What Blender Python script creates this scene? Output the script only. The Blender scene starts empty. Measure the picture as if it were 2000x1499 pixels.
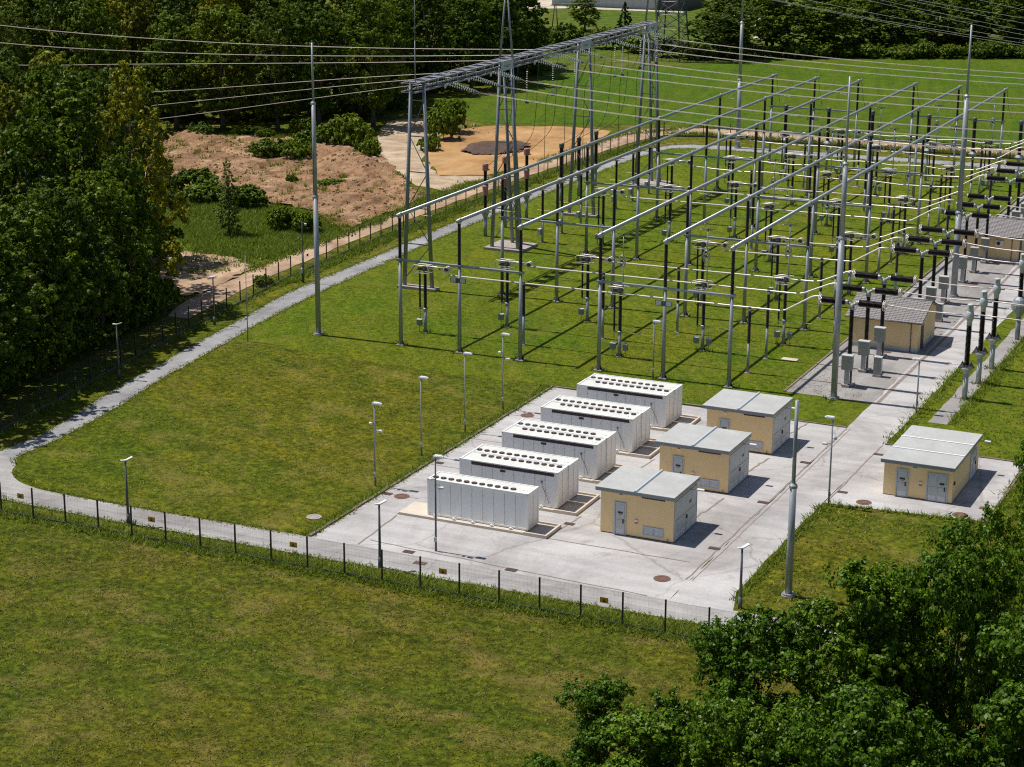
import bpy, bmesh, math, random
import numpy as np
from mathutils import Vector, Matrix
R = math.radians
random.seed(7)
S = bpy.context.scene
COL = S.collection
# ------------------------------------------------------------------ camera
CX, CY, CZ = 67.16, -128.983, 52.624
PITCH, YAW, ROLL, FPX = 0.280405, -0.435682, 0.004759, 3912.43
cam = bpy.data.cameras.new("camera"); camo = bpy.data.objects.new("camera", cam); COL.objects.link(camo)
cam.sensor_width = 36.0; cam.lens = 36.0 * FPX / 2000.0; cam.clip_start = 1.0; cam.clip_end = 5000
fw = Vector((math.sin(YAW) * math.cos(PITCH), math.cos(YAW) * math.cos(PITCH), -math.sin(PITCH)))
rt = Vector((math.cos(YAW), -math.sin(YAW), 0)); up = rt.cross(fw)
r2 = math.cos(ROLL) * rt + math.sin(ROLL) * up; u2 = -math.sin(ROLL) * rt + math.cos(ROLL) * up
M = Matrix((r2, u2, -fw)).transposed().to_4x4(); M.translation = Vector((CX, CY, CZ))
camo.matrix_world = M
S.camera = camo
# ------------------------------------------------------------------ light
EL = R(65.3); AZ = R(2.2)
sd = Vector((-math.cos(EL) * math.cos(AZ), -math.cos(EL) * math.sin(AZ), math.sin(EL)))
W = bpy.data.worlds.new("World"); S.world = W; W.use_nodes = True
wn = W.node_tree; bg = wn.nodes["Background"]
sky = wn.nodes.new("ShaderNodeTexSky"); sky.sky_type = 'NISHITA'; sky.sun_disc = False
sky.sun_elevation = EL; sky.sun_rotation = math.atan2(sd.x, sd.y); sky.altitude = 300
wn.links.new(sky.outputs[0], bg.inputs[0]); bg.inputs[1].default_value = 0.072
sl = bpy.data.lights.new("sun", 'SUN'); sl.energy = 5.0; sl.angle = R(0.53); sl.color = (1.0, 0.95, 0.87)
so = bpy.data.objects.new("sun", sl); COL.objects.link(so); so.rotation_euler = sd.to_track_quat('Z', 'Y').to_euler()
S.view_settings.view_transform = 'Standard'; S.view_settings.look = 'None'
S.view_settings.exposure = 0.0; S.view_settings.gamma = 1.0
S.cycles.use_denoising = False; S.cycles.filter_width = 1.15; S.cycles.max_bounces = 6; S.cycles.transparent_max_bounces = 8

# ------------------------------------------------------------------ helpers
def G(px, py, z=0.0):
    """point of the level z seen at a pixel of the 2000x1499 photograph"""
    d = fw + r2 * ((px - 1000) / FPX) + u2 * ((749.5 - py) / FPX)
    t = (z - CZ) / d.z
    return (CX + d.x * t, CY + d.y * t)
def pix(p):
    d = Vector(p) - Vector((CX, CY, CZ)); z = d.dot(fw)
    return (1000 + FPX * d.dot(r2) / z, 749.5 - FPX * d.dot(u2) / z)

def node_mat(name):
    m = bpy.data.materials.new(name); m.use_nodes = True
    nt = m.node_tree; b = nt.nodes["Principled BSDF"]
    return m, nt, b
def noise(nt, scale, detail=4, rough=.55, vec=None, dist=0.0):
    n = nt.nodes.new("ShaderNodeTexNoise"); n.inputs["Scale"].default_value = scale
    n.inputs["Detail"].default_value = detail; n.inputs["Roughness"].default_value = rough
    n.inputs["Distortion"].default_value = dist
    if vec is not None: nt.links.new(vec, n.inputs["Vector"])
    return n
def ramp(nt, fac, stops):
    r = nt.nodes.new("ShaderNodeValToRGB"); el = r.color_ramp.elements
    while len(el) < len(stops): el.new(0.5)
    for e, (p, c) in zip(el, stops):
        e.position = p; e.color = (*c, 1) if len(c) == 3 else c
    nt.links.new(fac, r.inputs[0]); return r
def mix(nt, fac, a, b, mode='MIX'):
    m = nt.nodes.new("ShaderNodeMix"); m.data_type = 'RGBA'; m.blend_type = mode
    for s, v in ((0, fac), (6, a), (7, b)):
        if hasattr(v, "is_output"): nt.links.new(v, m.inputs[s])
        elif isinstance(v, (int, float)): m.inputs[s].default_value = v
        else: m.inputs[s].default_value = (*v, 1)
    return m.outputs[2]
def pos(nt):
    return nt.nodes.new("ShaderNodeNewGeometry").outputs["Position"]
def scaled(nt, vec, sx, sy, sz, rot=0.0):
    m = nt.nodes.new("ShaderNodeMapping"); m.inputs["Scale"].default_value = (sx, sy, sz)
    m.inputs["Rotation"].default_value = (0, 0, rot)
    nt.links.new(vec, m.inputs[0]); return m.outputs[0]
def bump(nt, b, h, strength, dist):
    n = nt.nodes.new("ShaderNodeBump"); n.inputs["Strength"].default_value = strength
    n.inputs["Distance"].default_value = dist; nt.links.new(h, n.inputs["Height"])
    nt.links.new(n.outputs[0], b.inputs["Normal"])
def simple(name, col, rough=.6, metal=0.0, var=.12, scale=3.0, dirt=None, objvar=0.0, spec=.5, run=None):
    """plain surface with worn, uneven tone"""
    m, nt, b = node_mat(name)
    tc = nt.nodes.new("ShaderNodeTexCoord").outputs["Object"]
    n = noise(nt, scale, 5, .6, tc); n2 = noise(nt, scale * 7, 3, .6, tc)
    dk = tuple(c * (1 - var) for c in col); lt = tuple(min(1, c * (1 + var * .8)) for c in col)
    c = ramp(nt, n.outputs[0], [(.3, dk), (.7, lt)]).outputs[0]
    if dirt:
        f = ramp(nt, n2.outputs[0], [(.52, (0, 0, 0)), (.75, (1, 1, 1))]).outputs[0]
        c = mix(nt, f, c, dirt)
    if objvar:
        oi = nt.nodes.new("ShaderNodeObjectInfo").outputs["Random"]
        c = mix(nt, 1.0, c, ramp(nt, oi, [(0, (1 - objvar,) * 3), (1, (1 + objvar,) * 3)]).outputs[0], 'MULTIPLY')
    if run:
        n4 = noise(nt, 1.0, 4, .65, scaled(nt, tc, 5, 5, .35), .1)
        c = mix(nt, ramp(nt, n4.outputs[0], [(.52, (0, 0, 0)), (.75, (.55,) * 3)]).outputs[0], c, run)
    nt.links.new(c, b.inputs["Base Color"])
    b.inputs["Roughness"].default_value = rough; b.inputs["Metallic"].default_value = metal
    b.inputs["Specular IOR Level"].default_value = spec
    return m
MT = {}
MT['steel'] = simple("galvanised_steel", (.33, .36, .39), .5, .35, .16, 1.5, (.25, .26, .27))
MT['steel_dark'] = simple("weathered_steel", (.11, .115, .12), .55, .3, .25, 2)
MT['gantry'] = simple("gantry_paint", (.22, .245, .28), .5, .2, .15, 1)
MT['truss'] = simple("truss_steel", (.3, .3, .34), .55, .4, .25, 2)
MT['alu'] = simple("aluminium_tube", (.62, .53, .51), .45, .35, .08, 1)
MT['alu_bright'] = simple("bright_aluminium_tube", (.8, .72, .69), .38, .3, .1, 2)
MT['alu_grey'] = simple("aluminium_busbar", (.4, .43, .45), .42, .5, .1, 1)
MT['fitting'] = simple("cast_fittings", (.5, .47, .44), .4, .6, .3, 6)
MT['porcelain'] = simple("brown_porcelain", (.022, .013, .013), .22, 0, .3, 4)
MT['porcelain_red'] = simple("dusty_brown_porcelain", (.05, .035, .033), .35, 0, .3, 4)
MT['glass_ins'] = simple("glass_discs", (.88, .93, .93), .2, 0, .08, 6)
MT['wire'] = simple("conductor", (.46, .4, .37), .45, .5, .1, 1)
MT['dropper'] = simple("dropper_cable", (.06, .065, .06), .5, .3, .1, 1)
MT['thinwire'] = simple("thin_line", (.4, .42, .4), .45, .4, .1, 1)
MT['white'] = simple("white_container_paint", (.82, .83, .835), .45, 0, .04, .6, run=(.68, .67, .65))
MT['white_roof'] = simple("container_roof_paint", (.66, .67, .64), .55, 0, .08, .8, (.56, .55, .5))
MT['fan'] = simple("dark_fan_blades", (.07, .035, .035), .5, 0, .25, 8)
MT['slot'] = simple("dark_louvre", (.05, .025, .03), .6, 0, .2, 8)
MT['black'] = simple("black_plate", (.02, .02, .022), .5, 0, .2, 8)
MT['yellow_wall'] = simple("cream_yellow_render", (.90, .66, .35), .85, 0, .05, .8, (.85, .62, .33), run=(.83, .61, .33))
MT['roof_sheet'] = simple("grey_roof_membrane", (.42, .43, .425), .85, 0, .12, .5, (.34, .345, .33))
MT['fascia'] = simple("roof_fascia", (.24, .27, .3), .5, .1, .08, 1)
MT['door_grey'] = simple("grey_door_paint", (.50, .52, .51), .5, 0, .05, 1)
MT['frame_grey'] = simple("door_frame_paint", (.46, .52, .57), .5, 0, .05, 1)
MT['louvre_white'] = simple("white_louvre", (.72, .72, .75), .5, 0, .12, 6)
MT['plinth'] = simple("plinth_concrete", (.57, .50, .42), .85, 0, .1, 1, (.48, .4, .34))
MT['base_conc'] = simple("footing_concrete", (.34, .3, .28), .9, 0, .2, 2)
MT['cabinet'] = simple("cabinet_green_grey", (.27, .285, .255), .55, .1, .15, 1.5)
MT['cab_light'] = simple("cabinet_light_grey", (.5, .53, .53), .5, .1, .08, 1.5)
MT['box'] = simple("drive_box", (.25, .29, .26), .5, .1, .12, 2)
MT['lamp_head'] = simple("lamp_head", (.74, .75, .77), .35, .1, .05, 2)
MT['pole_dark'] = simple("dark_lamp_pole", (.12, .13, .145), .5, .2, .15, 1)
MT['rust'] = simple("rusty_iron", (.16, .085, .062), .85, .1, .25, 5)
MT['drain'] = simple("drain_grate", (.09, .055, .05), .85, .1, .3, 8)
MT['sign_orange'] = simple("yellow_warning_plate", (.55, .3, .035), .6, 0, .08, 5)
MT['sign_back'] = simple("sign_back", (.13, .07, .06), .7, 0, .2, 4)
MT['plate_white'] = simple("grey_white_name_plate", (.5, .55, .6), .55, 0, .12, 4)
MT['redcap'] = simple("faded_red_paint", (.42, .19, .185), .6, 0, .12, 2)
MT['tile'] = simple("grey_roof_tile", (.27, .255, .255), .75, 0, .25, 3, (.17, .155, .155))
MT['fence'] = simple("dark_fence_paint", (.035, .03, .03), .6, .1, .2, 2)
MT['fence_wire'] = simple("fence_wire", (.13, .12, .125), .6, .2, .2, 2)
MT['fence_base'] = simple("fence_base_board", (.11, .105, .095), .9, 0, .25, 1)
MT['yellowrod'] = None
MT['bark'] = simple("bark", (.11, .085, .06), .95, 0, .3, 3)
MT['bark_pale'] = simple("pale_dead_bark", (.42, .38, .34), .9, 0, .3, 3)
MT['hall_wall'] = simple("grey_hall_wall", (.42, .45, .48), .7, 0, .06, .2)
MT['hall_dark'] = simple("dark_hall_opening", (.05, .055, .07), .6, 0, .1, 1)
MT['redspeck'] = simple("red_box", (.4, .06, .05), .5, 0, .1, 4)
def striped():
    m, nt, b = node_mat("yellow_striped_rod")
    tc = nt.nodes.new("ShaderNodeTexCoord").outputs["Object"]
    w = nt.nodes.new("ShaderNodeTexWave"); w.inputs["Scale"].default_value = .62
    nt.links.new(tc, w.inputs[0])
    c = ramp(nt, w.outputs["Color"], [(.40, (.72, .5, .05)), (.46, (.62, .55, .5))]).outputs[0]
    nt.links.new(c, b.inputs["Base Color"]); b.inputs["Roughness"].default_value = .5
    return m
MT['yellowrod'] = striped()

def grass_mat(name, dark, mid, light, dry, dryamt, patch=.06, seed=0.0, dlo=.5, mot=1.0):
    dark, mid, light, dry = [tuple(v * 1.14 for v in q) for q in (dark, mid, light, dry)]
    m, nt, b = node_mat(name); p = pos(nt)
    p = scaled(nt, p, 1, 1, 1, seed)
    a = noise(nt, patch, 4, .6, p, .3); f = noise(nt, 1.7, 6, .72, p); t = noise(nt, .45, 5, .65, p, .6)
    dry2 = noise(nt, .16, 7, .72, scaled(nt, p, 1.0, 1.7, 1), .5)
    c = ramp(nt, f.outputs[0], [(.37, dark), (.5, mid), (.64, light)]).outputs[0]
    c2 = ramp(nt, t.outputs[0], [(.32, (.55, .64, .5)), (.5, (.95, .97, .95)), (.7, (1.35, 1.25, 1.1))]).outputs[0]
    c = mix(nt, mot, c, c2, 'MULTIPLY')
    c3 = ramp(nt, a.outputs[0], [(.36, (.8, .98, .8)), (.5, (1, 1, 1)), (.64, (1.16, 1.02, .9))]).outputs[0]
    c = mix(nt, 1.0, c, c3, 'MULTIPLY')
    st = noise(nt, 1.0, 3, .5, scaled(nt, p, .03, .55, 1, .25), .3)
    c = mix(nt, 1.0, c, ramp(nt, st.outputs[0], [(.38, (.88, .93, .9)), (.62, (1.12, 1.07, 1.0))]).outputs[0], 'MULTIPLY')
    fd = ramp(nt, dry2.outputs[0], [(dlo, (0, 0, 0)), (dlo + .2, (dryamt,) * 3)]).outputs[0]
    c = mix(nt, fd, c, dry)
    nt.links.new(c, b.inputs["Base Color"]); b.inputs["Roughness"].default_value = .95
    b.inputs["Specular IOR Level"].default_value = .1
    g = nt.nodes.new("ShaderNodeMath"); g.operation = 'ADD'
    nt.links.new(f.outputs[0], g.inputs[0]); nt.links.new(t.outputs[0], g.inputs[1])
    bump(nt, b, g.outputs[0], 1.0, .45)
    return m
MT['meadow'] = grass_mat("meadow_grass", (.036, .046, .004), (.092, .106, .008), (.165, .172, .016), (.26, .185, .06), .75, .05, 0.0, .505)
MT['lawn'] = grass_mat("lawn_grass", (.042, .055, .004), (.10, .114, .008), (.175, .18, .016), (.26, .2, .055), .6, .045, .4)
MT['yard_grass'] = grass_mat("switchyard_grass", (.058, .088, .005), (.105, .142, .008), (.155, .19, .013), (.2, .175, .03), .5, .05, .9, .5, .6)
MT['field'] = grass_mat("far_field_grass", (.048, .088, .006), (.07, .12, .008), (.098, .152, .010), (.13, .16, .018), .4, .02, 1.3, .5, .55)
MT['hill'] = grass_mat("far_slope_grass", (.05, .08, .01), (.085, .125, .018), (.12, .15, .025), (.2, .16, .05), .5, .03, 2.1)
def ground_mat(name, cols, scale, rough=.95, bmp=.5, bd=.2, streak=None, rot=0.0, fine=8.0, crack=0):
    m, nt, b = node_mat(name); p = pos(nt)
    n = noise(nt, scale, 8, .65, p, .4); n2 = noise(nt, fine, 4, .7, p)
    c = ramp(nt, n.outputs[0], cols).outputs[0]
    c = mix(nt, 1.0, c, ramp(nt, n2.outputs[0], [(.3, (.86,) * 3), (.7, (1.1,) * 3)]).outputs[0], 'MULTIPLY')
    if streak:
        n3 = noise(nt, 1.0, 4, .6, scaled(nt, p, streak[0], streak[1], 1, rot), .2)
        c = mix(nt, 1.0, c, ramp(nt, n3.outputs[0], [(.35, (streak[2],) * 3), (.6, (1.04,) * 3)]).outputs[0], 'MULTIPLY')
    big = noise(nt, scale * .35, 5, .7, p, 1.2)
    c = mix(nt, 1.0, c, ramp(nt, big.outputs[0], [(.34, (.72, .70, .69)), (.47, (.96, .955, .955)), (.55, (1, 1, 1)), (.66, (1.12, 1.12, 1.11))]).outputs[0], 'MULTIPLY')
    if crack:
        vo = nt.nodes.new("ShaderNodeTexVoronoi"); vo.feature = 'DISTANCE_TO_EDGE'; vo.inputs["Scale"].default_value = crack
        wv = noise(nt, .5, 4, .6, p); ad = nt.nodes.new("ShaderNodeMix"); ad.data_type = 'VECTOR'; ad.inputs[0].default_value = .55
        nt.links.new(p, ad.inputs[4]); sc_ = nt.nodes.new("ShaderNodeVectorMath"); sc_.operation = 'MULTIPLY_ADD'; sc_.inputs[1].default_value = (3, 3, 0)
        nt.links.new(wv.outputs["Color"], sc_.inputs[0]); nt.links.new(p, sc_.inputs[2]); nt.links.new(sc_.outputs[0], ad.inputs[5]); nt.links.new(ad.outputs[1], vo.inputs["Vector"])
        c = mix(nt, 1.0, c, ramp(nt, vo.outputs["Distance"], [(0.0, (.74, .71, .69)), (.007, (1, 1, 1))]).outputs[0], 'MULTIPLY')
        sp_ = noise(nt, .42, 6, .7, p, .8)
        c = mix(nt, 1.0, c, ramp(nt, sp_.outputs[0], [(.60, (1, 1, 1)), (.72, (.74, .70, .67))]).outputs[0], 'MULTIPLY')
        sq_ = noise(nt, .3, 6, .7, scaled(nt, p, 1, 1, 1, 1.1), .6)
        c = mix(nt, ramp(nt, sq_.outputs[0], [(.62, (0, 0, 0)), (.74, (.35,) * 3)]).outputs[0], c, (.62, .61, .6))
    nt.links.new(c, b.inputs["Base Color"]); b.inputs["Roughness"].default_value = rough
    b.inputs["Specular IOR Level"].default_value = .2
    bump(nt, b, n2.outputs[0], bmp, bd)
    return m
MT['concrete'] = ground_mat("pale_concrete", [(.3, (.39, .38, .38)), (.5, (.45, .44, .44)), (.72, (.51, .50, .50))], .12, .9, .15, .02, (.10, .6, .84), .1, 6, crack=0.07)
MT['concrete_old'] = ground_mat("worn_concrete", [(.3, (.25, .235, .23)), (.5, (.31, .295, .29)), (.72, (.37, .355, .345))], .15, .9, .2, .02, (.6, .1, .85), 0, 6, crack=0.2)
MT['asphalt'] = ground_mat("pale_asphalt", [(.3, (.24, .24, .25)), (.5, (.295, .295, .305)), (.72, (.35, .35, .355))], .2, .92, .2, .02, (.5, .12, .88), .3, 3.5, crack=0.16)
MT['asphalt_front'] = ground_mat("front_asphalt", [(.3, (.29, .28, .28)), (.5, (.345, .335, .33)), (.72, (.40, .39, .385))], .2, .92, .2, .02, (.06, 1.3, .84), 0, 9, crack=0.1)
MT['joint'] = simple("joint_filler", (.24, .19, .17), .9, 0, .3, 2)
MT['kerb'] = simple("kerb_concrete", (.2, .15, .12), .9, 0, .35, 2)
MT['soil'] = ground_mat("bare_reddish_soil", [(.28, (.19, .10, .05)), (.44, (.34, .195, .105)), (.58, (.44, .27, .155)), (.72, (.64, .47, .31))], .26, .95, .9, .5, (.7, .08, .6), .55, 2.2)
MT['sand'] = ground_mat("sandy_track", [(.3, (.33, .22, .14)), (.5, (.46, .32, .215)), (.72, (.55, .41, .30))], .3, .95, .5, .15, (.5, .1, .75), .15, 4)
MT['pale_sand'] = ground_mat("pale_gravel", [(.3, (.36, .26, .17)), (.5, (.5, .38, .26)), (.72, (.62, .52, .4))], .25, .95, .7, .3, (.12, .5, .8), .5, 3)
MT['straw'] = ground_mat("straw_plot", [(.3, (.33, .185, .07)), (.5, (.45, .265, .115)), (.72, (.52, .34, .17))], .12, .95, .6, .15, (.4, .1, .85), .6, 4)
MT['mulch'] = simple("dark_soil_heap", (.09, .055, .04), .95, 0, .3, 1)
MT['far_road'] = ground_mat("far_road", [(.3, (.5, .43, .34)), (.7, (.6, .53, .44))], .2)

def leaf_mat(name, c0, c1, c2, trans=.3, rough=.5, spec=.2):
    m, nt, b = node_mat(name)
    g = nt.nodes.new("ShaderNodeNewGeometry"); oi = nt.nodes.new("ShaderNodeObjectInfo")
    c = ramp(nt, g.outputs["Random Per Island"], [(0.0, c0), (.55, c1), (1.0, c2)]).outputs[0]
    v = ramp(nt, oi.outputs["Random"], [(0, (.72, .82, .8)), (.5, (1, 1, 1)), (1, (1.22, 1.16, .95))]).outputs[0]
    c = mix(nt, 1.0, c, v, 'MULTIPLY')
    nt.links.new(c, b.inputs["Base Color"]); b.inputs["Roughness"].default_value = rough
    b.inputs["Specular IOR Level"].default_value = spec
    tr = nt.nodes.new("ShaderNodeBsdfTranslucent"); nt.links.new(c, tr.inputs[0])
    ms = nt.nodes.new("ShaderNodeMixShader"); ms.inputs[0].default_value = trans
    nt.links.new(b.outputs[0], ms.inputs[1]); nt.links.new(tr.outputs[0], ms.inputs[2])
    nt.links.new(ms.outputs[0], nt.nodes["Material Output"].inputs[0])
    return m
MT['leaf'] = leaf_mat("green_leaves", (.05, .095, .005), (.13, .20, .010), (.26, .32, .022), .36)
MT['leaf_dark'] = leaf_mat("dark_leaves", (.038, .07, .006), (.09, .145, .010), (.19, .24, .02), .34)
MT['leaf_olive'] = leaf_mat("olive_leaves", (.11, .13, .008), (.25, .265, .018), (.45, .42, .04), .38)
MT['leaf_oak'] = leaf_mat("oak_leaves", (.03, .07, .003), (.085, .172, .007), (.18, .28, .016), .28, .42, .2)
MT['leaf_bush'] = leaf_mat("bush_leaves", (.06, .11, .008), (.14, .22, .018), (.26, .33, .035), .36)
MT['leaf_conifer'] = leaf_mat("conifer_needles", (.015, .03, .01), (.03, .052, .014), (.05, .075, .018), .1)
MT['leaf_young'] = leaf_mat("young_leaves", (.1, .16, .025), (.2, .27, .05), (.34, .38, .1), .4)
MT['weeds'] = leaf_mat("weed_blades", (.11, .165, .012), (.2, .275, .022), (.34, .35, .06), .4)
MT['tuft_dry'] = leaf_mat("meadow_blades", (.09, .115, .008), (.17, .185, .016), (.34, .27, .08), .4)
MT['tuft_green'] = leaf_mat("lawn_blades", (.09, .14, .008), (.16, .215, .014), (.26, .27, .03), .4)

# ------------------------------------------------------------------ mesh builder
class MB:
    def __init__(s): s.v = []; s.f = []; s.mi = []; s.sm = []
    def add(s, vs, fs, mi=0, smooth=False):
        o = len(s.v); s.v += [tuple(x) for x in vs]
        for f in fs: s.f.append([i + o for i in f]); s.mi.append(mi); s.sm.append(smooth)
        return s
    def box(s, x0, y0, z0, x1, y1, z1, mi=0):
        return s.add([(x0, y0, z0), (x1, y0, z0), (x1, y1, z0), (x0, y1, z0), (x0, y0, z1), (x1, y0, z1), (x1, y1, z1), (x0, y1, z1)],
                     [(0, 3, 2, 1), (4, 5, 6, 7), (0, 1, 5, 4), (1, 2, 6, 5), (2, 3, 7, 6), (3, 0, 4, 7)], mi)
    def bar(s, a, b, r0, r1=None, n=8, mi=0, caps=True, smooth=True):
        r1 = r0 if r1 is None else r1; a = Vector(a); b = Vector(b); d = (b - a).normalized()
        u = d.orthogonal().normalized(); w = d.cross(u)
        vs = []
        for p, r in ((a, r0), (b, r1)):
            for i in range(n):
                t = 2 * math.pi * (i + .5) / n; vs.append(p + (u * math.cos(t) + w * math.sin(t)) * r)
        fs = [(i, (i + 1) % n, n + (i + 1) % n, n + i) for i in range(n)]
        s.add(vs, fs, mi, smooth and n > 4)
        if caps: 
            o = len(s.v) - 2 * n
            s.f.append([o + i for i in reversed(range(n))]); s.f.append([o + n + i for i in range(n)]); s.mi += [mi, mi]; s.sm += [False, False]
        return s
    def lathe(s, prof, c=(0, 0, 0), n=12, mi=0, axis='Z', smooth=False):
        """prof: list of (radius, height)"""
        def P(r, h, t):
            x, y, z = r * math.cos(t), r * math.sin(t), h
            if axis == 'X': x, y, z = z, x, y
            elif axis == 'Y': x, y, z = y, z, x
            return (c[0] + x, c[1] + y, c[2] + z)
        vs = [P(r, h, 2 * math.pi * i / n) for r, h in prof for i in range(n)]
        fs = []
        for k in range(len(prof) - 1):
            for i in range(n):
                j = (i + 1) % n; fs.append((k * n + i, k * n + j, (k + 1) * n + j, (k + 1) * n + i))
        fs.append(tuple(reversed(range(n)))); fs.append(tuple((len(prof) - 1) * n + i for i in range(n)))
        return s.add(vs, fs, mi, smooth)
    def tube(s, pts, r, n=6, mi=0, closed=False):
        pts = [Vector(p) for p in pts]; N = len(pts)
        rs = r if isinstance(r, (list, tuple)) else [r] * N
        vs = []; u = None
        for i, p in enumerate(pts):
            a = pts[i - 1] if (i > 0 or closed) else pts[i]; b = pts[(i + 1) % N] if (i < N - 1 or closed) else pts[i]
            d = (b - a).normalized()
            if u is None: u = d.orthogonal().normalized()
            u = (u - d * u.dot(d)).normalized(); w = d.cross(u)
            for k in range(n):
                t = 2 * math.pi * k / n; vs.append(p + (u * math.cos(t) + w * math.sin(t)) * rs[i])
        fs = []
        for i in range(N if closed else N - 1):
            for k in range(n):
                fs.append((i * n + k, i * n + (k + 1) % n, ((i + 1) % N) * n + (k + 1) % n, ((i + 1) % N) * n + k))
        if not closed: fs += [tuple(reversed(range(n))), tuple((N - 1) * n + k for k in range(n))]
        return s.add(vs, fs, mi, True)
    def ring(s, c, rad, r, axis='Z', n=14, mi=0, ry=None):
        ry = ry or rad; pts = []
        for i in range(n):
            t = 2 * math.pi * i / n; a, b = rad * math.cos(t), ry * math.sin(t)
            q = {'Z': (a, b, 0), 'X': (0, a, b), 'Y': (a, 0, b)}[axis]
            pts.append((c[0] + q[0], c[1] + q[1], c[2] + q[2]))
        return s.tube(pts, r, 5, mi, True)
    def prism(s, poly, z0, z1, mi=0):
        n = len(poly)
        vs = [(x, y, z0) for x, y in poly] + [(x, y, z1) for x, y in poly]
        fs = [tuple(reversed(range(n))), tuple(range(n, 2 * n))] + [(i, (i + 1) % n, n + (i + 1) % n, n + i) for i in range(n)]
        return s.add(vs, fs, mi)
    def mesh(s, name, mats):
        me = bpy.data.meshes.new(name); me.from_pydata(s.v, [], s.f)
        for m in (mats if isinstance(mats, (list, tuple)) else [mats]): me.materials.append(MT[m] if isinstance(m, str) else m)
        me.polygons.foreach_set("material_index", s.mi); me.polygons.foreach_set("use_smooth", s.sm)
        me.update(); return me
    def obj(s, name, mats, parent=None, loc=None):
        return link(name, s.mesh(name, mats), parent, loc)
def link(name, me, parent=None, loc=None, rotz=0):
    o = bpy.data.objects.new(name, me); COL.objects.link(o)
    if parent: o.parent = parent
    if loc: o.location = loc
    if rotz: o.rotation_euler = (0, 0, rotz)
    return o
def tag(o, label=None, cat=None, group=None, kind=None):
    if label: o['label'] = label
    if cat: o['category'] = cat
    if group: o['group'] = group
    if kind: o['kind'] = kind
    return o
def thing(name, label, cat, loc=(0, 0, 0), rz=0.0, group=None):
    o = bpy.data.objects.new(name, None); COL.objects.link(o); o.location = loc; o.rotation_euler = (0, 0, rz)
    o.empty_display_size = .3
    return tag(o, label, cat, group)
def dup(root, loc, rz=None, label=None, group=None, sc=None):
    def rec(o, par):
        c = o.copy(); COL.objects.link(c)
        if par: c.parent = par
        for ch in kids.get(o.name, []): rec(ch, c)
        return c
    kids = {}
    for o in list(root.children_recursive): kids.setdefault(o.parent.name, []).append(o)
    r = rec(root, None); r.location = loc
    if rz is not None: r.rotation_euler = (0, 0, rz)
    if sc: r.scale = (sc, sc, sc) if not isinstance(sc, tuple) else sc
    if label: r['label'] = label
    if group: r['group'] = group
    return r
ORD = "first second third fourth fifth sixth seventh eighth ninth tenth eleventh twelfth thirteenth fourteenth fifteenth sixteenth seventeenth eighteenth nineteenth twentieth".split()
ORD += ["twenty-" + o for o in ORD[:9]] + ["thirtieth"] + ["thirty-" + o for o in ORD[:9]]
def struct(name, mb, mat): return tag(mb.obj(name, mat), kind='structure')

# ------------------------------------------------------------------ ground sheets
def densify(poly, step=1.5, jit=0.0, seed=1):
    rnd = random.Random(seed); out = []
    for i, a in enumerate(poly):
        b = poly[(i + 1) % len(poly)]; L = math.dist(a, b); n = max(1, int(L / step))
        nx, ny = (-(b[1] - a[1]) / max(L, .01), (b[0] - a[0]) / max(L, .01))
        for k in range(n):
            t = k / n; j = rnd.uniform(-jit, jit) if k else 0
            out.append((a[0] + (b[0] - a[0]) * t + nx * j, a[1] + (b[1] - a[1]) * t + ny * j))
    return out
def sheet(name, poly, z, mat, step=3.0, jit=0.0, seed=1):
    bm = bmesh.new(); vs = [bm.verts.new((x, y, z)) for x, y in densify(poly, step, jit, seed)]
    f = bm.faces.new(vs); f.normal_update()
    if f.normal.z < 0: f.normal_flip()
    bmesh.ops.triangulate(bm, faces=[f])
    me = bpy.data.meshes.new(name); bm.to_mesh(me); bm.free(); me.materials.append(MT[mat])
    return tag(link(name, me), kind='structure')
def smooth_line(pts, n=4):
    out = []
    for i in range(len(pts) - 1):
        p0 = pts[max(0, i - 1)]; p1 = pts[i]; p2 = pts[i + 1]; p3 = pts[min(len(pts) - 1, i + 2)]
        for k in range(n):
            t = k / n
            out.append(tuple(.5 * ((2 * p1[j]) + (-p0[j] + p2[j]) * t + (2 * p0[j] - 5 * p1[j] + 4 * p2[j] - p3[j]) * t * t + (-p0[j] + 3 * p1[j] - 3 * p2[j] + p3[j]) * t ** 3) for j in (0, 1)))
    out.append(pts[-1]); return out
g = MB(); g.add([(-1500, -900, 0), (1500, -900, 0), (1500, 2200, 0), (-1500, 2200, 0)], [(0, 1, 2, 3)])
struct('ground', g, 'meadow')
fence_left = [(-42.2, -13.4), (-43.7, 3.4), (-44.95, 13.2), (-47.25, 28.6), (-48.9, 40.4), (-49.8, 49.0), (-52.0, 66), (-53.2, 90), (-53.3, 114.5), (-52.2, 150), (-51.1, 168.4), (-50.0, 182)]
sheet('lawn', [(70, -13.4)] + [(80, 186)] + [(7, 184.5), (-30, 184), (-50.0, 183)] + fence_left[::-1], .012, 'lawn', 6)
sheet('yard_grass', [(-44.0, 39.5), (-20, 37), (-6, 37.6), (23, 37), (27.4, 34), (60, 33.6), (75, 60), (75, 179), (-44, 176), (-47.5, 168), (-47.8, 120), (-46.5, 80), (-45.0, 60)], .024, 'yard_grass', 1.2, .5, 3)
sheet('far_field', [(-52, 194.5), (-84, 182), (-106, 206), (-94, 214), (-100, 250), (-112, 262), (-84, 282), (-52, 312), (-18, 326), (90, 350), (200, 330), (180, 195), (40, 195.5), (-10, 195), (-40, 196)], .015, 'field', 4, .6, 4)
sheet('hillside_meadow', [(-100, 248), (-60, 300), (-40, 420), (60, 900), (-700, 900), (-300, 420), (-180, 330)], .02, 'hill', 10)
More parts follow.
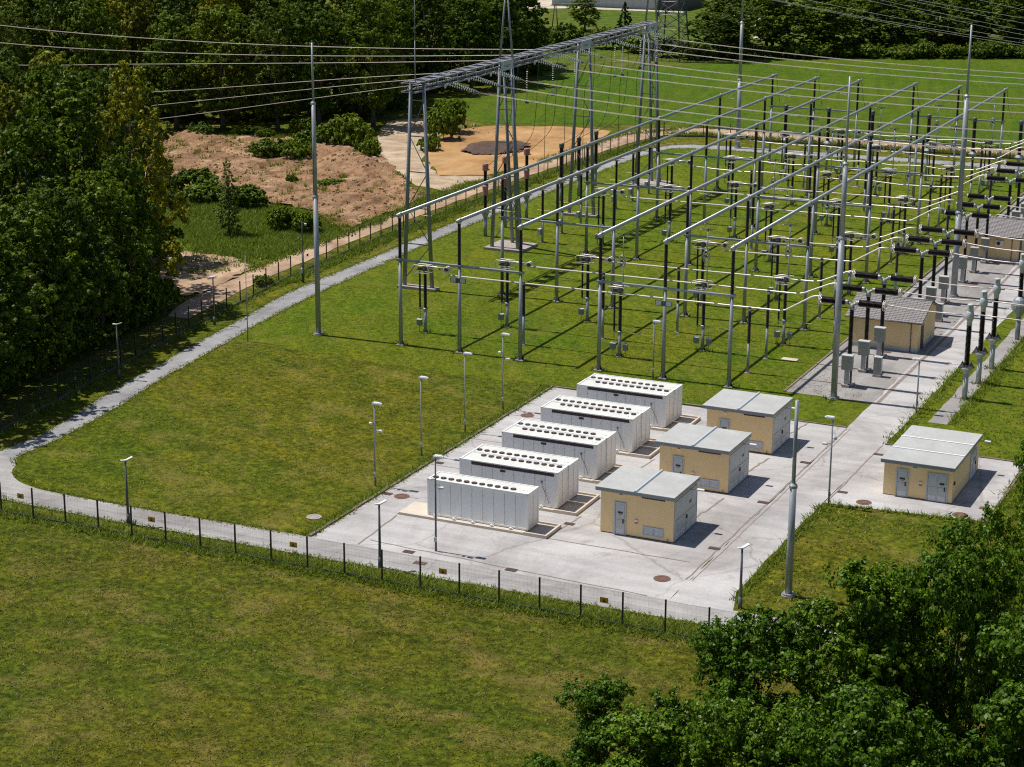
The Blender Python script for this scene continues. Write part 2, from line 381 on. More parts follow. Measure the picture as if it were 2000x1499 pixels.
outer = [(-40.1, -1.1), (-40.0, 1.2), (-40.2, 6.3), (-42.4, 17.6), (-43.8, 27.3), (-45.0, 35.2), (-46.6, 48.3), (-48.1, 58.5), (-48.4, 75.4), (-49.0, 95), (-49.4, 110.5), (-49.6, 138.1), (-48.9, 160), (-47.2, 171), (-44.4, 175.6), (-39, 177.3), (-30.8, 178.0), (-17.8, 178.6), (-4.2, 179.4), (9.7, 180.0), (60, 181.5)]
inner = [(-36.5, -3.6), (-37.8, -1.5), (-37.8, 4.0), (-38.9, 13.5), (-40.6, 23.2), (-42.3, 36.4), (-43.7, 46.4), (-45.0, 60.1), (-45.6, 74.2), (-46.3, 91.7), (-46.6, 108.8), (-46.7, 138.5), (-46.3, 158), (-45.2, 168.6), (-42.8, 172.2), (-37, 173.2), (-30, 173.6), (-16.8, 174.6), (-3.2, 175.6), (10.7, 176.0), (60, 177.5)]
ring = smooth_line(outer) + smooth_line(inner)[::-1]
sheet('perimeter_road', ring, .036, 'asphalt', .9, .14, 5)
front = smooth_line([(-40.1, -1.1), (-39.6, -4.5), (-37.4, -7.9), (-33.5, -10.3), (-30.9, -10.9), (-24.7, -11.1), (-13, -11.1), (5, -11.0), (34.3, -10.6), (70, -10.6)]) + [(70, -7.6), (27.5, -7.5), (10, -7.6), (-6.1, -7.6)] + smooth_line([(-6.1, -7.6), (-15.9, -7.8), (-22.4, -7.9), (-27.4, -7.8), (-30.9, -7.6), (-33.6, -6.8), (-35.6, -5.2), (-36.5, -3.6)])
sheet('front_road', front, .040, 'asphalt_front', 1.6, .1, 6)
sheet('concrete_pad', [(-5.85, -7.7), (-5.85, 37.1), (22.7, 36.6), (22.7, -7.7)], .044, 'concrete', 2, .05, 7)
sheet('service_road', [(22.7, -7.8), (22.7, 45.2), (22.9, 200), (27.2, 200), (27.0, 60), (27.0, 33.4), (26.5, 16.4), (26.4, -4.2), (27.4, -7.8)], .048, 'concrete', 1.5, .1, 8)
sheet('kiosk_apron', [(26.6, 16.5), (39.0, 17.7), (38.9, 33.3), (26.9, 33.3)], .052, 'concrete', 1.5, .07, 9)
sheet('breaker_pad', [(14.3, 45.4), (22.75, 45.0), (22.85, 200), (14.7, 200)], .042, 'concrete_old', 2, .06, 10)
sheet('cable_duct_path', [(28.7, 41.5), (30.4, 41.5), (30.5, 160), (28.9, 160)], .04, 'concrete_old', 1.2, .12, 11)
# joints and the long gutter
jt = MB()
def strip(pts, w, z):
    pts = [Vector((x, y, 0)) for x, y in pts]
    for a, b in zip(pts, pts[1:]):
        d = (b - a).normalized(); n = Vector((-d.y, d.x, 0)) * w / 2
        jt.add([(a - n) + Vector((0, 0, z)), (b - n) + Vector((0, 0, z)), (b + n) + Vector((0, 0, z)), (a + n) + Vector((0, 0, z))], [(0, 1, 2, 3)])
rj = random.Random(4)
def wob(a, b, j=.08, n=10):
    return [(a[0] + (b[0] - a[0]) * i / n + rj.uniform(-j, j), a[1] + (b[1] - a[1]) * i / n + rj.uniform(-j, j)) for i in range(n + 1)]
strip(wob((-1.9, -7.4), (-2.35, -.6), .06), .13, .060)
strip(wob((-1.6, -6.3), (8.6, -6.9), .07) + wob((9.5, -7.0), (21.0, -7.55), .07), .11, .060)
strip(wob((10.0, -.2), (21.5, -.3), .07), .11, .060)
for y0, y1 in ((1.8, 5.3), (9.9, 13.1), (17.7, 20.9), (25.6, 28.8)):
    strip(wob((10.3, y0), (10.6, y1), .05), .13, .060)
    strip(wob((-5.7, y0 + 1.7), (-2.5, y0 + 1.7), .04), .07, .060)
for y0, y1 in ((9.0, 14.2), (20.8, 25.4), (32.2, 36.5)): strip(wob((18.6, y0), (19.2, y1), .12), .16, .060)
strip(wob((22.45, -3.6), (22.75, 36.4), .05, 40), .12, .060); strip(wob((22.9, -3.6), (23.1, 36.4), .05, 40), .07, .060)
strip(wob((26.75, 17), (26.85, 33), .05, 20), .12, .066)
strip(wob((23.1, 45.5), (23.35, 150), .03, 60), .34, .060)
for y in (50, 56, 62, 68.5, 74, 80, 86): strip(wob((14.6, y), (22.6, y), .03), .07, .060)
struct('pavement_joints', jt, 'joint')
kb = MB()
kb.box(-6.1, -7.6, 0, -5.87, 37.3, .17); kb.box(-5.87, 37.1, 0, 16, 37.3, .15)
kb.box(17.5, 36.62, 0, 22.6, 36.8, .13); kb.box(27.0, 33.35, 0, 39.05, 33.55, .13); kb.box(39.02, 17.6, 0, 39.2, 33.35, .13)
kb.box(14.1, 45.3, 0, 14.3, 200, .12)
struct('kerb', kb, 'kerb')

# sandy ground left of the fence
track = smooth_line([(-51.3, 44), (-51.9, 47), (-54.3, 66), (-55.3, 90), (-55.4, 114), (-54.8, 140), (-53.6, 160), (-52.2, 176), (-49.5, 185), (-44, 188), (-30, 188.4), (-10, 188.6), (20, 189.2), (90, 190)]) + \
        smooth_line([(90, 195), (20, 194.5), (-10, 194), (-30, 193.8), (-46, 193.5), (-54, 190), (-57.5, 180), (-58, 165), (-58.4, 140), (-59, 114), (-58.6, 90), (-57.7, 66), (-56, 50), (-54, 44)])
sheet('sandy_track', track, .045, 'sand', 2, .25, 12)
sheet('straw_plot', [(-75.6, 145.3), (-82, 160), (-84.5, 172.6), (-80.3, 180), (-68.8, 184.5), (-60.1, 183.5), (-57.6, 165.7), (-58.6, 149.2), (-60.7, 136), (-67.0, 133.0)], .05, 'straw', 2, .5, 13)
sheet('gravel_path', [(-58.4, 122), (-58.2, 137), (-66.5, 132.6), (-75.8, 144.5), (-82.5, 160), (-86, 173), (-95, 184), (-99, 176), (-92, 160), (-80, 140), (-66, 124)], .038, 'pale_sand', 2, .6, 14)
def heightfield(name, poly, step, amp, mat, mounds=(), z0=.05, seed=3):
    xs = [p[0] for p in poly]; ys = [p[1] for p in poly]
    nx = int((max(xs) - min(xs)) / step) + 1; ny = int((max(ys) - min(ys)) / step) + 1
    rng = np.random.default_rng(seed)
    def inside(x, y):
        r = False; j = len(poly) - 1
        for i in range(len(poly)):
            if (poly[i][1] > y) != (poly[j][1] > y) and x < (poly[j][0] - poly[i][0]) * (y - poly[i][1]) / (poly[j][1] - poly[i][1]) + poly[i][0]: r = not r
            j = i
        return r
    from mathutils import noise as mn
    idx = {}; vs = []; fs = []
    def V(i, k):
        if (i, k) in idx: return idx[(i, k)]
        x = min(xs) + i * step + rng.uniform(-.3, .3) * step; y = min(ys) + k * step + rng.uniform(-.3, .3) * step
        z = z0 + amp * (mn.fractal(Vector((x * .3, y * .3, seed)), .75, 2.1, 6) * .5 + .3)
        for mx, my, mr, mh in mounds:
            d = math.hypot((x - mx), (y - my) * .9) / mr
            if d < 1: z += mh * (1 - d * d) ** 1.5 * (1 + .25 * mn.noise(Vector((x * .6, y * .6, 0))))
        idx[(i, k)] = len(vs); vs.append((x, y, max(z, .02))); return idx[(i, k)]
    for i in range(nx):
        for k in range(ny):
            if inside(min(xs) + (i + .5) * step, min(ys) + (k + .5) * step):
                fs.append((V(i, k), V(i + 1, k), V(i + 1, k + 1), V(i, k + 1)))
    m = MB(); m.add(vs, fs, 0, True)
    return tag(m.obj(name, mat), kind='structure')
sheet('weed_ground', [(-60.3, 74), (-61, 98), (-66, 101), (-84, 103), (-97, 108), (-99, 98), (-90, 88), (-78, 78), (-68, 70), (-60, 68)], .034, 'yard_grass', 1.5, .5, 31)
heightfield('bare_soil', [(-58.8, 90), (-59.6, 100), (-60, 116), (-66, 122), (-79, 139), (-86, 148), (-91.5, 148), (-104, 152), (-121, 147), (-130, 140), (-128, 120), (-112, 112), (-98, 107), (-88, 104), (-78, 103), (-70, 101), (-64, 95)], .55, .75, 'soil', [(-82.5, 134.5, 6.5, 1.6), (-77.5, 131, 5, .9), (-87.5, 140, 6.5, 2.0), (-93, 138.5, 6, 1.0), (-100, 126, 7, .5), (-74, 120, 5, .7), (-69, 108, 7, .6), (-84, 112, 6, .5), (-119, 147, 4, .9)], .06, 3)
heightfield('soil_patch', [(-56.5, 55), (-58.4, 68), (-64, 72), (-72, 72), (-74, 62), (-68, 52), (-60, 46)], .8, .25, 'sand', (), .05, 9)
heightfield('dark_soil_mound', [(-73.4, 153), (-74.2, 158), (-73.0, 164), (-69.5, 166), (-65.6, 163), (-64.8, 157), (-67, 153), (-70, 151.5)], .5, .6, 'mulch', [(-69.5, 159, 6, .7)], .08, 5)

def stones(name, label, spots, smin, smax, mat, seed):
    q = random.Random(seed); m = MB()
    for x, y, z in spots:
        r_ = q.uniform(smin, smax) * (1 if q.random() < .85 else 1.8); a = q.uniform(0, 6.28); d = [(r_ * q.uniform(.7, 1.3) * math.cos(a + k * 1.2566), r_ * q.uniform(.7, 1.3) * math.sin(a + k * 1.2566)) for k in range(5)]
        m.add([(x + u, y + v, z - .1) for u, v in d] + [(x + u * .6, y + v * .6, z + r_ * q.uniform(.4, .8)) for u, v in d], [(0, 1, 6, 5), (1, 2, 7, 6), (2, 3, 8, 7), (3, 4, 9, 8), (4, 0, 5, 9), (5, 6, 7, 8, 9)])
    return tag(m.obj(name, mat), label, 'stones', None, 'stuff')
so_ = bpy.data.objects['bare_soil'].data.vertices
qs = random.Random(77)
stones('clods', 'clods of earth strewn over the bare soil', [tuple(qs.choice(so_).co + Vector((qs.uniform(-.3, .3), qs.uniform(-.3, .3), 0))) for _ in range(1500)], .07, .22, 'soil', 3)
stones('stones', 'pale stones strewn over the bare soil and gravel', [tuple(qs.choice(so_).co) for _ in range(260)] + [(-88 + qs.gauss(0, 4), 175 + qs.gauss(0, 4), .08) for _ in range(160)], .08, .25, 'pale_sand', 4)
# ------------------------------------------------------------------ white containers
L, WD, H = 8.49, 1.98, 2.9
def container(label, y0, mirror=False, slot=False, loc=(0, 0, 0)):
    t = thing('battery_container', label, 'container', loc, 0, 'white containers on the concrete pad')
    b = MB()
    b.box(.03, .03, .06, L - .03, WD - .03, H - .1)
    for x in (0, L - .14):
        for y in (0, WD - .14):
            b.box(x, y, .02, x + .14, y + .14, H - .06)
    for y in (0, WD - .1): b.box(.142, y + .004, .0, L - .142, y + .096, .14); b.box(.142, y + .004, H - .2, L - .142, y + .096, H - .04)
    for x in (0, L - .1): b.box(x + .004, .142, .0, x + .096, WD - .142, .14); b.box(x + .004, .142, H - .2, x + .096, WD - .142, H - .04)
    for k in range(1, 9):   # door seams, both long sides
        x = .15 + (L - .3) * k / 9
        b.box(x - .012, .014, .2, x + .012, .029, H - .22, 1); b.box(x - .012, WD - .029, .2, x + .012, WD - .014, H - .22, 1)
        for z in (.35, 1.2, 2.1):
            b.box(x - .05, .008, z, x - .02, .028, z + .09, 2)
    b.box(L - .029, WD / 2 - .012, .16, L - .012, WD / 2 + .012, H - .22, 1)
    b.obj('body', ['white', 'cab_light', 'cab_light'], t)
    r = MB(); r.box(.16, .1, H - .1, L - .16, WD - .1, H - .045)
    for k in (2, 4, 6): r.box(.16 + k * 1.03, .1, H - .045, .17 + k * 1.03, WD - .1, H - .037)
    r.obj('roof', 'white_roof', t)
    rim = MB()
    for x in (.0, L - .14): rim.box(x, .14, H - .06, x + .14, WD - .14, H)
    for y in (.0, WD - .1): rim.box(.14, y, H - .06, L - .14, y + .1, H)
    rim.obj('roof_rim', 'white', t)
    for x in (0, L - .16):
        for y in (0, WD - .14):
            c = MB(); c.box(x - .006, y - .006, H - .15, x + .166, y + .146, H + .014)
            for ox in (.04, .1): c.box(x + ox, y - .012, H - .1, x + ox + .03, y - .005, H - .05, 1)
            xx = x - .012 if x == 0 else x + .165
            c.box(xx, y + .05, H - .1, xx + .008, y + .09, H - .05, 1)
            c.obj('corner_casting', ['white', 'black'], t)
    f = MB(); f.lathe([(.21, 0), (.22, .05), (.20, .06)], n=18)
    f.lathe([(.06, .06), (.05, .1), (.02, .105)], n=10, mi=1)
    for a in range(6):
        t0 = a * math.pi / 3; f.add([(.06 * math.cos(t0), .06 * math.sin(t0), .065), (.19 * math.cos(t0 - .2), .19 * math.sin(t0 - .2), .065), (.19 * math.cos(t0 + .25), .19 * math.sin(t0 + .25), .085), (.06 * math.cos(t0 + .3), .06 * math.sin(t0 + .3), .075)], [(0, 1, 2, 3)], 0)
    f.ring((0, 0, .055), .215, .018, n=16, mi=2)
    fm = f.mesh('fan', ['fan', 'fitting', 'fan'])
    for k in range(11):
        link('fan', fm, t, (.42 + .655 * k, .64, H - .04))
    for x in (L - .75, L - .45):
        v = MB(); v.lathe([(.07, 0), (.07, .05), (.03, .06)], (x, .75, H - .045), 8); v.obj('roof_vent', 'white', t)
    if slot:
        v = MB(); v.box(1.05, -.012, H - .36, L - .32, .02, H - .1)
        for k in range(30): v.box(1.08 + k * .235, -.03, H - .34, 1.1 + k * .235, -.01, H - .12, 0)
        v.box(1.05, -.03, H - .24, L - .32, -.012, H - .225, 0)
        v.obj('air_slot', 'slot', t)
        v = MB(); v.box(3.55, -.004, H - .62, 4.0, .02, H - .45); v.obj('number_plate', 'black', t)
        v = MB(); v.tube([(L - 1.35, -.01, H - .9), (L - 1.32, -.05, H - 1.2), (L - .9, -.07, .9), (L - .7, -.05, .25)], .018, 5); v.box(L - 1.42, -.05, H - .98, L - 1.3, .01, H - .84); v.obj('cable', 'pole_dark', t)
    return t
CB = [5.52, 13.33, 21.14, 28.95]
names = ["nearest", "second nearest", "third nearest", "farthest"]
c0 = container('single white container standing alone at the near end of the row of containers', 0, loc=(0, 0, .3))
cf = container('x', 0, slot=True, loc=(0, CB[0], .3))
fans = [o for o in cf.children if o.name.startswith('fan')]
for o in fans: o.location.y = 1.5; o.location.x += .98
for i, y in enumerate(CB):
    lb = f'white container with dark air slot along its top, front of the {names[i]} pair'
    if i == 0: cf['label'] = lb
    else: dup(cf, (0, y, .3), label=lb)
    dup(c0, (.04, y + 2.06, .3), label=f'white container behind its twin, rear one of the {names[i]} pair of containers')
def plinth(label, y0, y1, cells, left_open):
    t = thing('container_plinth', label, 'plinth', (0, y0, 0), 0, 'concrete plinths under the containers')
    d = y1 - y0; b = MB(); b.box(-2.42, 0, 0, 10.14, d, .16); b.box(-2.30, .0, .16, 8.3, d, .25)
    b.obj('slab', 'plinth', t)
    k = MB(); k.box(8.3, -.02, .0, 10.2, .14, .31); k.box(8.3, d - .14, .0, 10.2, d + .02, .31); k.box(10.04, .14, .0, 10.2, d - .14, .31)
    for c in cells: k.box(8.3, c - .07, .16, 10.04, c + .07, .31)
    k.obj('raised_rim', 'plinth', t)
    for q in range(5):
        f = MB(); x = .6 + q * 1.6
        f.box(x, .16, .25, x + .3, .34, .33); f.box(x + .08, .1, .33, x + .22, .3, .42); f.obj('foot_clamp', 'white', t)
    return t
plinth('brown concrete plinth under the single white container', -.42, 2.35, [], True)
for i, y in enumerate(CB):
    plinth(f'brown concrete plinth with two bays under the {names[i]} pair of white containers', y - .35, y + 4.4, [2.42], False)

# ------------------------------------------------------------------ kiosks
def door(t, x, w, z1, y=0.0, leafs=1, side=None):
    """door on the -Y wall (or on the +X wall when side is given), local coordinates"""
    def bx(m, a0, a1, z0, z_1, o0, o1, mi=0):
        if side is None: m.box(a0, y - o1, z0, a1, y - o0, z_1, mi)
        else: m.box(side + o0, a0, z0, side + o1, a1, z_1, mi)
    f = MB(); bx(f, x - .09, x, .05, z1 + .1, 0, .075); bx(f, x + w, x + w + .09, .05, z1 + .1, 0, .075); bx(f, x, x + w, z1, z1 + .1, 0, .075)
    if leafs == 2: bx(f, x + w / 2 - .04, x + w / 2 + .04, .05, z1, 0, .075)
    f.obj('door_frame', 'frame_grey', t)
    lw = w / leafs
    for k in range(leafs):
        a = x + k * lw + .03; b_ = a + lw - .06
        d = MB(); bx(d, a, b_, .08, z1 - .01, .0, .05)
        bx(d, a + .05, b_ - .05, z1 - .52, z1 - .08, .05, .06, 1)
        bx(d, a + .05, b_ - .05, .14, .55, .05, .06, 2)
        for q in range(6): bx(d, a + .06, b_ - .06, .17 + q * .062, .19 + q * .062, .06, .075, 2)
        bx(d, a + .03, b_ - .03, 1.27, 1.29, .05, .056, 3)
        o = d.obj('door', ['door_grey', 'frame_grey', 'louvre_white', 'steel_dark'], t)
        if not (leafs == 2 and k == 0):
            s = MB(); bx(s, a + lw * .22, a + lw * .72, z1 - .78, z1 - .64, .05, .075); bx(s, a + lw * .33, a + lw * .6, z1 - .88, z1 - .84, .05, .058, 1)
            s.obj('door_sign', ['black', 'redspeck'], o)
            h = MB(); bx(h, b_ - .16, b_ - .08, 1.0, 1.32, .05, .11); h.obj('handle', 'black', o)
def kiosk(label, loc):
    t = thing('transformer_kiosk', label, 'kiosk', loc, 0, 'yellow transformer kiosks with flat grey roofs')
    w, d, h = 5.85, 5.05, 3.42
    b = MB(); b.box(.03, .03, 0, w - .03, d - .03, .13, 1); b.box(0, 0, .13, w, d, h)
    for k in range(1, 6): b.box(k * .97 - .004, -.004, .16, k * .97 + .004, .002, h - .02, 2)
    b.obj('wall', ['yellow_wall', 'steel_dark', 'yellow_wall'], t)
    r = MB(); r.box(-.33, -.3, h + .002, w + .12, d + .16, h + .27); r.obj('roof', 'fascia', t)
    s = MB(); s.box(-.345, -.315, h + .25, w + .135, d + .175, h + .3); 
    s.obj('roof_covering', 'roof_sheet', t)
    q = MB(); q.add([(w / 2 - .16, -.34, h + .3), (w / 2 + .1, -.34, h + .3), (w / 2 + .03, -.34, h + .42), (w / 2 - .1, -.34, h + .42), (w / 2 - .16, d + .2, h + .3), (w / 2 + .1, d + .2, h + .3), (w / 2 + .03, d + .2, h + .42), (w / 2 - .1, d + .2, h + .42)], [(0, 1, 2, 3), (7, 6, 5, 4), (1, 5, 6, 2), (2, 6, 7, 3), (3, 7, 4, 0)])
    q.obj('ridge_cap', 'frame_grey', t)
    door(t, 1.22, .78, 2.55)
    lv = MB(); lv.box(3.42, -.06, .34, 3.5, 0, 1.05, 1); lv.box(5.02, -.06, .34, 5.1, 0, 1.05, 1); lv.box(3.5, -.06, .34, 5.02, 0, .42, 1); lv.box(3.5, -.06, .97, 5.02, 0, 1.05, 1); lv.box(4.23, -.06, .42, 4.29, 0, .97, 1)
    for k in range(7): lv.add([(3.5, -.015, .43 + k * .078), (5.02, -.015, .43 + k * .078), (5.02, -.05, .40 + k * .078 + .02), (3.5, -.05, .42 + k * .078)], [(0, 1, 2, 3)], 0)
    lv.box(3.5, -.012, .42, 4.23, .0, .97, 0); lv.box(4.29, -.012, .42, 5.02, 0, .97, 0)
    lv.obj('vent_window', ['louvre_white', 'frame_grey'], t)
    v = MB(); v.box(3.3, -.03, h - .2, 5.15, 0, h - .03); v.obj('eaves_slot', 'slot', t)
    m = MB(); m.box(1.5, -.19, h - .22, 1.75, 0, h - .14); m.obj('wall_lamp', 'lamp_head', t)
    m = MB(); m.box(2.78, -.12, 1.3, 3.02, 0, 1.46, 0); m.box(2.8, -.1, 1.17, 3.0, 0, 1.298, 1); m.obj('alarm_box', ['lamp_head', 'redspeck'], t)
    m = MB(); m.bar((5.45, -.06, .0), (5.45, -.06, .35), .02); m.obj('earth_rod', 'steel_dark', t)
    # big steel doors on the road side
    fr = MB(); fr.box(w, .1, .1, w + .06, .2, 3.2); fr.box(w, d - .2, .1, w + .06, d - .1, 3.2); fr.box(w, .2, 3.1, w + .06, d - .2, 3.2); fr.obj('door_frame', 'frame_grey', t)
    for k in range(2):
        y0 = .22 + k * 2.31; y1 = y0 + 2.28
        dd = MB(); dd.box(w, y0, .12, w + .045, y1, 3.08)
        dd.box(w + .045, y0 + .1, 2.5, w + .055, y0 + 1.05, 2.98, 1); dd.box(w + .045, y0 + 1.2, 2.5, w + .055, y1 - .1, 2.98, 1)
        dd.box(w + .045, y0 + .1, .2, w + .055, y0 + 1.05, .7, 2); dd.box(w + .045, y0 + 1.2, .2, w + .055, y1 - .1, .7, 2)
        dd.box(w + .045, y0 + .04, 1.68, w + .053, y1 - .04, 1.72, 3)
        o = dd.obj('steel_door', ['door_grey', 'frame_grey', 'louvre_white', 'steel_dark'], t)
        if k == 1:
            hh = MB(); hh.box(w + .045, y0 + .06, 1.2, w + .13, y0 + .16, 1.5); hh.obj('handle', 'black', o)
            hh = MB(); hh.box(w + .045, y0 + .7, 2.2, w + .06, y0 + 1.15, 2.42); hh.obj('door_sign', 'black', o)
    m = MB(); m.bar((w + .05, 3.3, 3.3), (w + .75, 3.3, 3.34), .03); m.box(w + .6, 3.14, 3.3, w + 1.15, 3.46, 3.4, 1); m.obj('flood_lamp', ['pole_dark', 'lamp_head'], t)
    return t
k0 = kiosk('cream yellow kiosk nearest to the wire fence, beside the single white container', (13.2, 2.85, 0))
dup(k0, (13.2, 15.2, 0), label='middle one of the three cream yellow kiosks beside the white containers')
dup(k0, (13.2, 26.4, 0), label='farthest of the three cream yellow kiosks, next to the grass by the breakers')
def long_kiosk():
    t = thing('control_kiosk', 'low cream yellow kiosk with two white roof strips, alone right of the service road', 'kiosk', (30.2, 20.6, 0))
    w, d, h = 5.5, 9.4, 2.78
    b = MB(); b.box(.03, .03, 0, w - .03, d - .03, .12, 1); b.box(0, 0, .12, w, d, h); b.obj('wall', ['yellow_wall', 'steel_dark'], t)
    r = MB(); r.box(-.25, -.25, h + .002, w + .15, d + .25, h + .27); r.obj('roof', 'fascia', t)
    s = MB(); s.box(-.265, -.265, h + .25, w + .165, d + .265, h + .3); s.obj('roof_covering', 'roof_sheet', t)
    for y in (3.0, 6.2):
        q = MB(); q.box(-.28, y, h + .3, w + .18, y + .16, h + .37); q.obj('roof_strip', 'white', t)
    door(t, 1.1, .82, 2.3); door(t, 3.55, 1.5, 2.3, leafs=2)
    door(t, 6.2, 1.9, 2.3, leafs=2, side=w)
    m = MB(); m.box(2.3, -.2, h - .24, 2.62, 0, h - .14); m.obj('wall_lamp', 'lamp_head', t)
    m = MB(); m.box(2.85, -.12, 1.35, 3.1, 0, 1.52, 0); m.box(2.87, -.1, 1.22, 3.08, 0, 1.348, 1); m.obj('alarm_box', ['lamp_head', 'redspeck'], t)
    m = MB(); m.box(w, .35, 1.5, w + .1, .6, 1.75); m.obj('socket_box', 'black', t)
    m = MB(); m.bar((w + .05, 8.7, 2.75), (w + .7, 8.7, 2.8), .03); m.box(w + .55, 8.55, 2.77, w + 1.05, 8.85, 2.86, 1); m.obj('flood_lamp', ['pole_dark', 'lamp_head'], t)
long_kiosk()
def relay_house(label, loc, ac_front):
    t = thing('relay_house', label, 'hut', loc, 0, 'relay houses with grey tiled roofs')
    w, d, h, rh = 6.9, 7.2, 3.35, 1.25
    b = MB(); b.box(0, 0, .5, w, d, h); b.box(-.02, -.02, 0, w + .02, d + .02, .5, 1)
    b.add([(0, 0, h), (0, d, h), (0, d / 2, h + rh), (w, 0, h), (w, d, h), (w, d / 2, h + rh)], [(0, 2, 1), (3, 4, 5)], 0)
    b.obj('wall', ['yellow_wall', 'cab_light'], t)
    r = MB(); n = 14; s = rh / (d / 2); ov = .55
    for side in (0, 1):
        for k in range(n):       # overlapping tile courses
            y0 = -ov + (d / 2 + ov) * k / n; y1 = -ov + (d / 2 + ov) * (k + 1) / n + .06
            z0 = h + y0 * s + .10; z1 = h + y1 * s + .05
            A, B = (y0, y1) if side == 0 else (d - y0, d - y1)
            nseg = 22
            for q in range(nseg):
                xa = -.5 + (w + 1.0) * q / nseg; xb = -.5 + (w + 1.0) * (q + .93) / nseg; zz = .012 * (q % 2)
                r.add([(xa, A, z0 + zz), (xb, A, z0 + zz), (xb, B, z1 + zz), (xa, B, z1 + zz), (xa, A, z0 - .07), (xb, A, z0 - .07)], [(0, 1, 2, 3), (4, 5, 1, 0)] if side == 0 else [(3, 2, 1, 0), (0, 1, 5, 4)])
        e0, e1 = (-ov, d / 2) if side == 0 else (d + ov, d / 2)
        r.add([(-.5, e0, h - ov * s - .02), (w + .5, e0, h - ov * s - .02), (w + .5, e1, h + rh - .02), (-.5, e1, h + rh - .02)], [(0, 1, 2, 3)])
    r.bar((-.5, d / 2, h + rh + .06), (w + .5, d / 2, h + rh + .06), .11, n=8)
    r.obj('roof', 'tile', t)
    gt = MB(); gt.bar((-.5, -ov - .06, h - ov * s + .02), (w + .5, -ov - .06, h - ov * s + .02), .06, n=6); gt.bar((w - .7, -.08, .1), (w - .7, -.08, h - .2), .045, n=6); gt.obj('gutter', 'steel_dark', t)
    dr = MB(); dr.box(w, 1.2, .1, w + .05, 2.3, 2.5); o = dr.obj('door', 'slot', t)
    dr = MB(); dr.box(w + .05, 2.0, 1.2, w + .1, 2.1, 1.35); dr.obj('handle', 'steel', o)
    a = MB()
    if ac_front: x, y = w * .62, -.32
    else: x, y = -.34, .7
    if ac_front: a.box(x, y, 2.0, x + .95, -.02, 2.65); a.lathe([(.24, 0), (.25, .02)], (x + .35, y - .005, 2.33), 14, 1, 'Y')
    else: a.box(x, y, 1.7, -.02, y + .95, 2.35); a.lathe([(.24, 0), (.25, .02)], (x - .012, y + .4, 2.02), 14, 1, 'X')
    a.obj('air_conditioner', ['lamp_head', 'black'], t)
    return t
relay_house('near yellow hut with grey tiled roof among the nearest circuit breakers', (15.1, 64.4, 0), False)
relay_house('far yellow hut with grey tiled roof and an air conditioner on its front wall', (15.7, 110.6, 0), True)

# ------------------------------------------------------------------ switchyard
XS = [-26.0, -19.36, -12.68, -4.28, 2.38, 9.02]
ROWY = [44.4 + 24.02 * k for k in range(6)]
ROWN = ["nearest", "second", "third", "fourth", "fifth", "farthest"]
def insul(h, r, n=9, sheds=None, seg=2):
    """ribbed insulator profile with light joints"""
    sheds = sheds or int(h / .11); p = []
    for i in range(sheds):
        z0 = h * i / sheds; dz = h / sheds
        p += [(r * .72, z0), (r * .72, z0 + dz * .35), (r, z0 + dz * .5), (r * .9, z0 + dz * .62)]
    p.append((r * .62, h)); return p
def add_insulator(mb, c, h, r, mi=0, mj=1, n=8, joints=1, axis='Z'):
    mb.lathe(insul(h, r), c, n, mi, axis)
    for k in range(joints + 2):
        z = h * k / (joints + 1)
        q = {'Z': (c[0], c[1], c[2] + z), 'X': (c[0] + z, c[1], c[2])}[axis]
        mb.lathe([(r * .68, -.04), (r * .68, .04)], q, n, mj, axis)
INS = MB(); add_insulator(INS, (0, 0, 0), 4.2, .205, joints=1); INSM = INS.mesh('insulator', ['porcelain', 'fitting'])
colmb = MB(); colmb.bar((0, 0, .12), (0, 0, 8.85), .21, .17, 12); colmb.box(-.42, -.42, 0, .42, .42, .14, 1); colmb.box(-.3, -.3, .14, .3, .3, .18)
for a in range(4):
    ca, sa = math.cos(a * math.pi / 2), math.sin(a * math.pi / 2)
    colmb.add([(.2 * ca, .2 * sa, .18), (.42 * ca, .42 * sa, .18), (.2 * ca, .2 * sa, .6)], [(0, 1, 2), (2, 1, 0)])
COLM = colmb.mesh('column', ['steel', 'base_conc'])
def portal(row, grp):
    xs = XS[grp * 3:grp * 3 + 3]; y = ROWY[row]
    t = thing('busbar_support', f'grey steel portal with three black insulators, {ROWN[row]} portal under the {"left" if grp == 0 else "right"} three busbars', 'busbar support', (xs[0], y, 0), 0, 'portals carrying the busbar tubes')
    for x in xs:
        link('column', COLM, t, (x - xs[0], 0, 0))
        link('insulator', INSM, t, (x - xs[0], 0, 9.02))
    b = MB(); b.box(-.35, -.17, 8.82, xs[2] - xs[0] + .35, .17, 9.0)
    for x in xs: b.box(x - xs[0] - .28, -.28, 8.97, x - xs[0] + .28, .28, 9.04)
    b.obj('crossbeam', 'steel', t)
    if row in (0, 5):
        p = MB(); x = xs[1] - xs[0]
        p.box(x - .85, -.34, 7.25, x + .85, -.26, 7.75, 1); p.box(x - .79, -.347, 7.3, x - .25, -.34, 7.7, 0); p.box(x + .25, -.347, 7.3, x + .79, -.34, 7.7, 0)
        p.obj('name_plate', ['plate_white', 'steel_dark'], t)
    return t
for r_ in range(6):
    for g_ in (0, 1): portal(r_, g_)
bayY = lambda b, i: 50.0 + 24.0 * b + 5.8 * i
tnames = ["leftmost", "second", "third", "fourth", "fifth", "rightmost"]
hang = MB()
hang.bar((-.65, 0, -.95), (.65, 0, -.95), .035, n=6); hang.bar((0, 0, 0), (-.62, 0, -.93), .014, n=4); hang.tube([(0, 0, 0), (.35, 0, -.1), (.6, 0, -.45), (.63, 0, -.92)], .014, 4); hang.bar((0, 0, .0), (0, 0, -.4), .02, n=4)
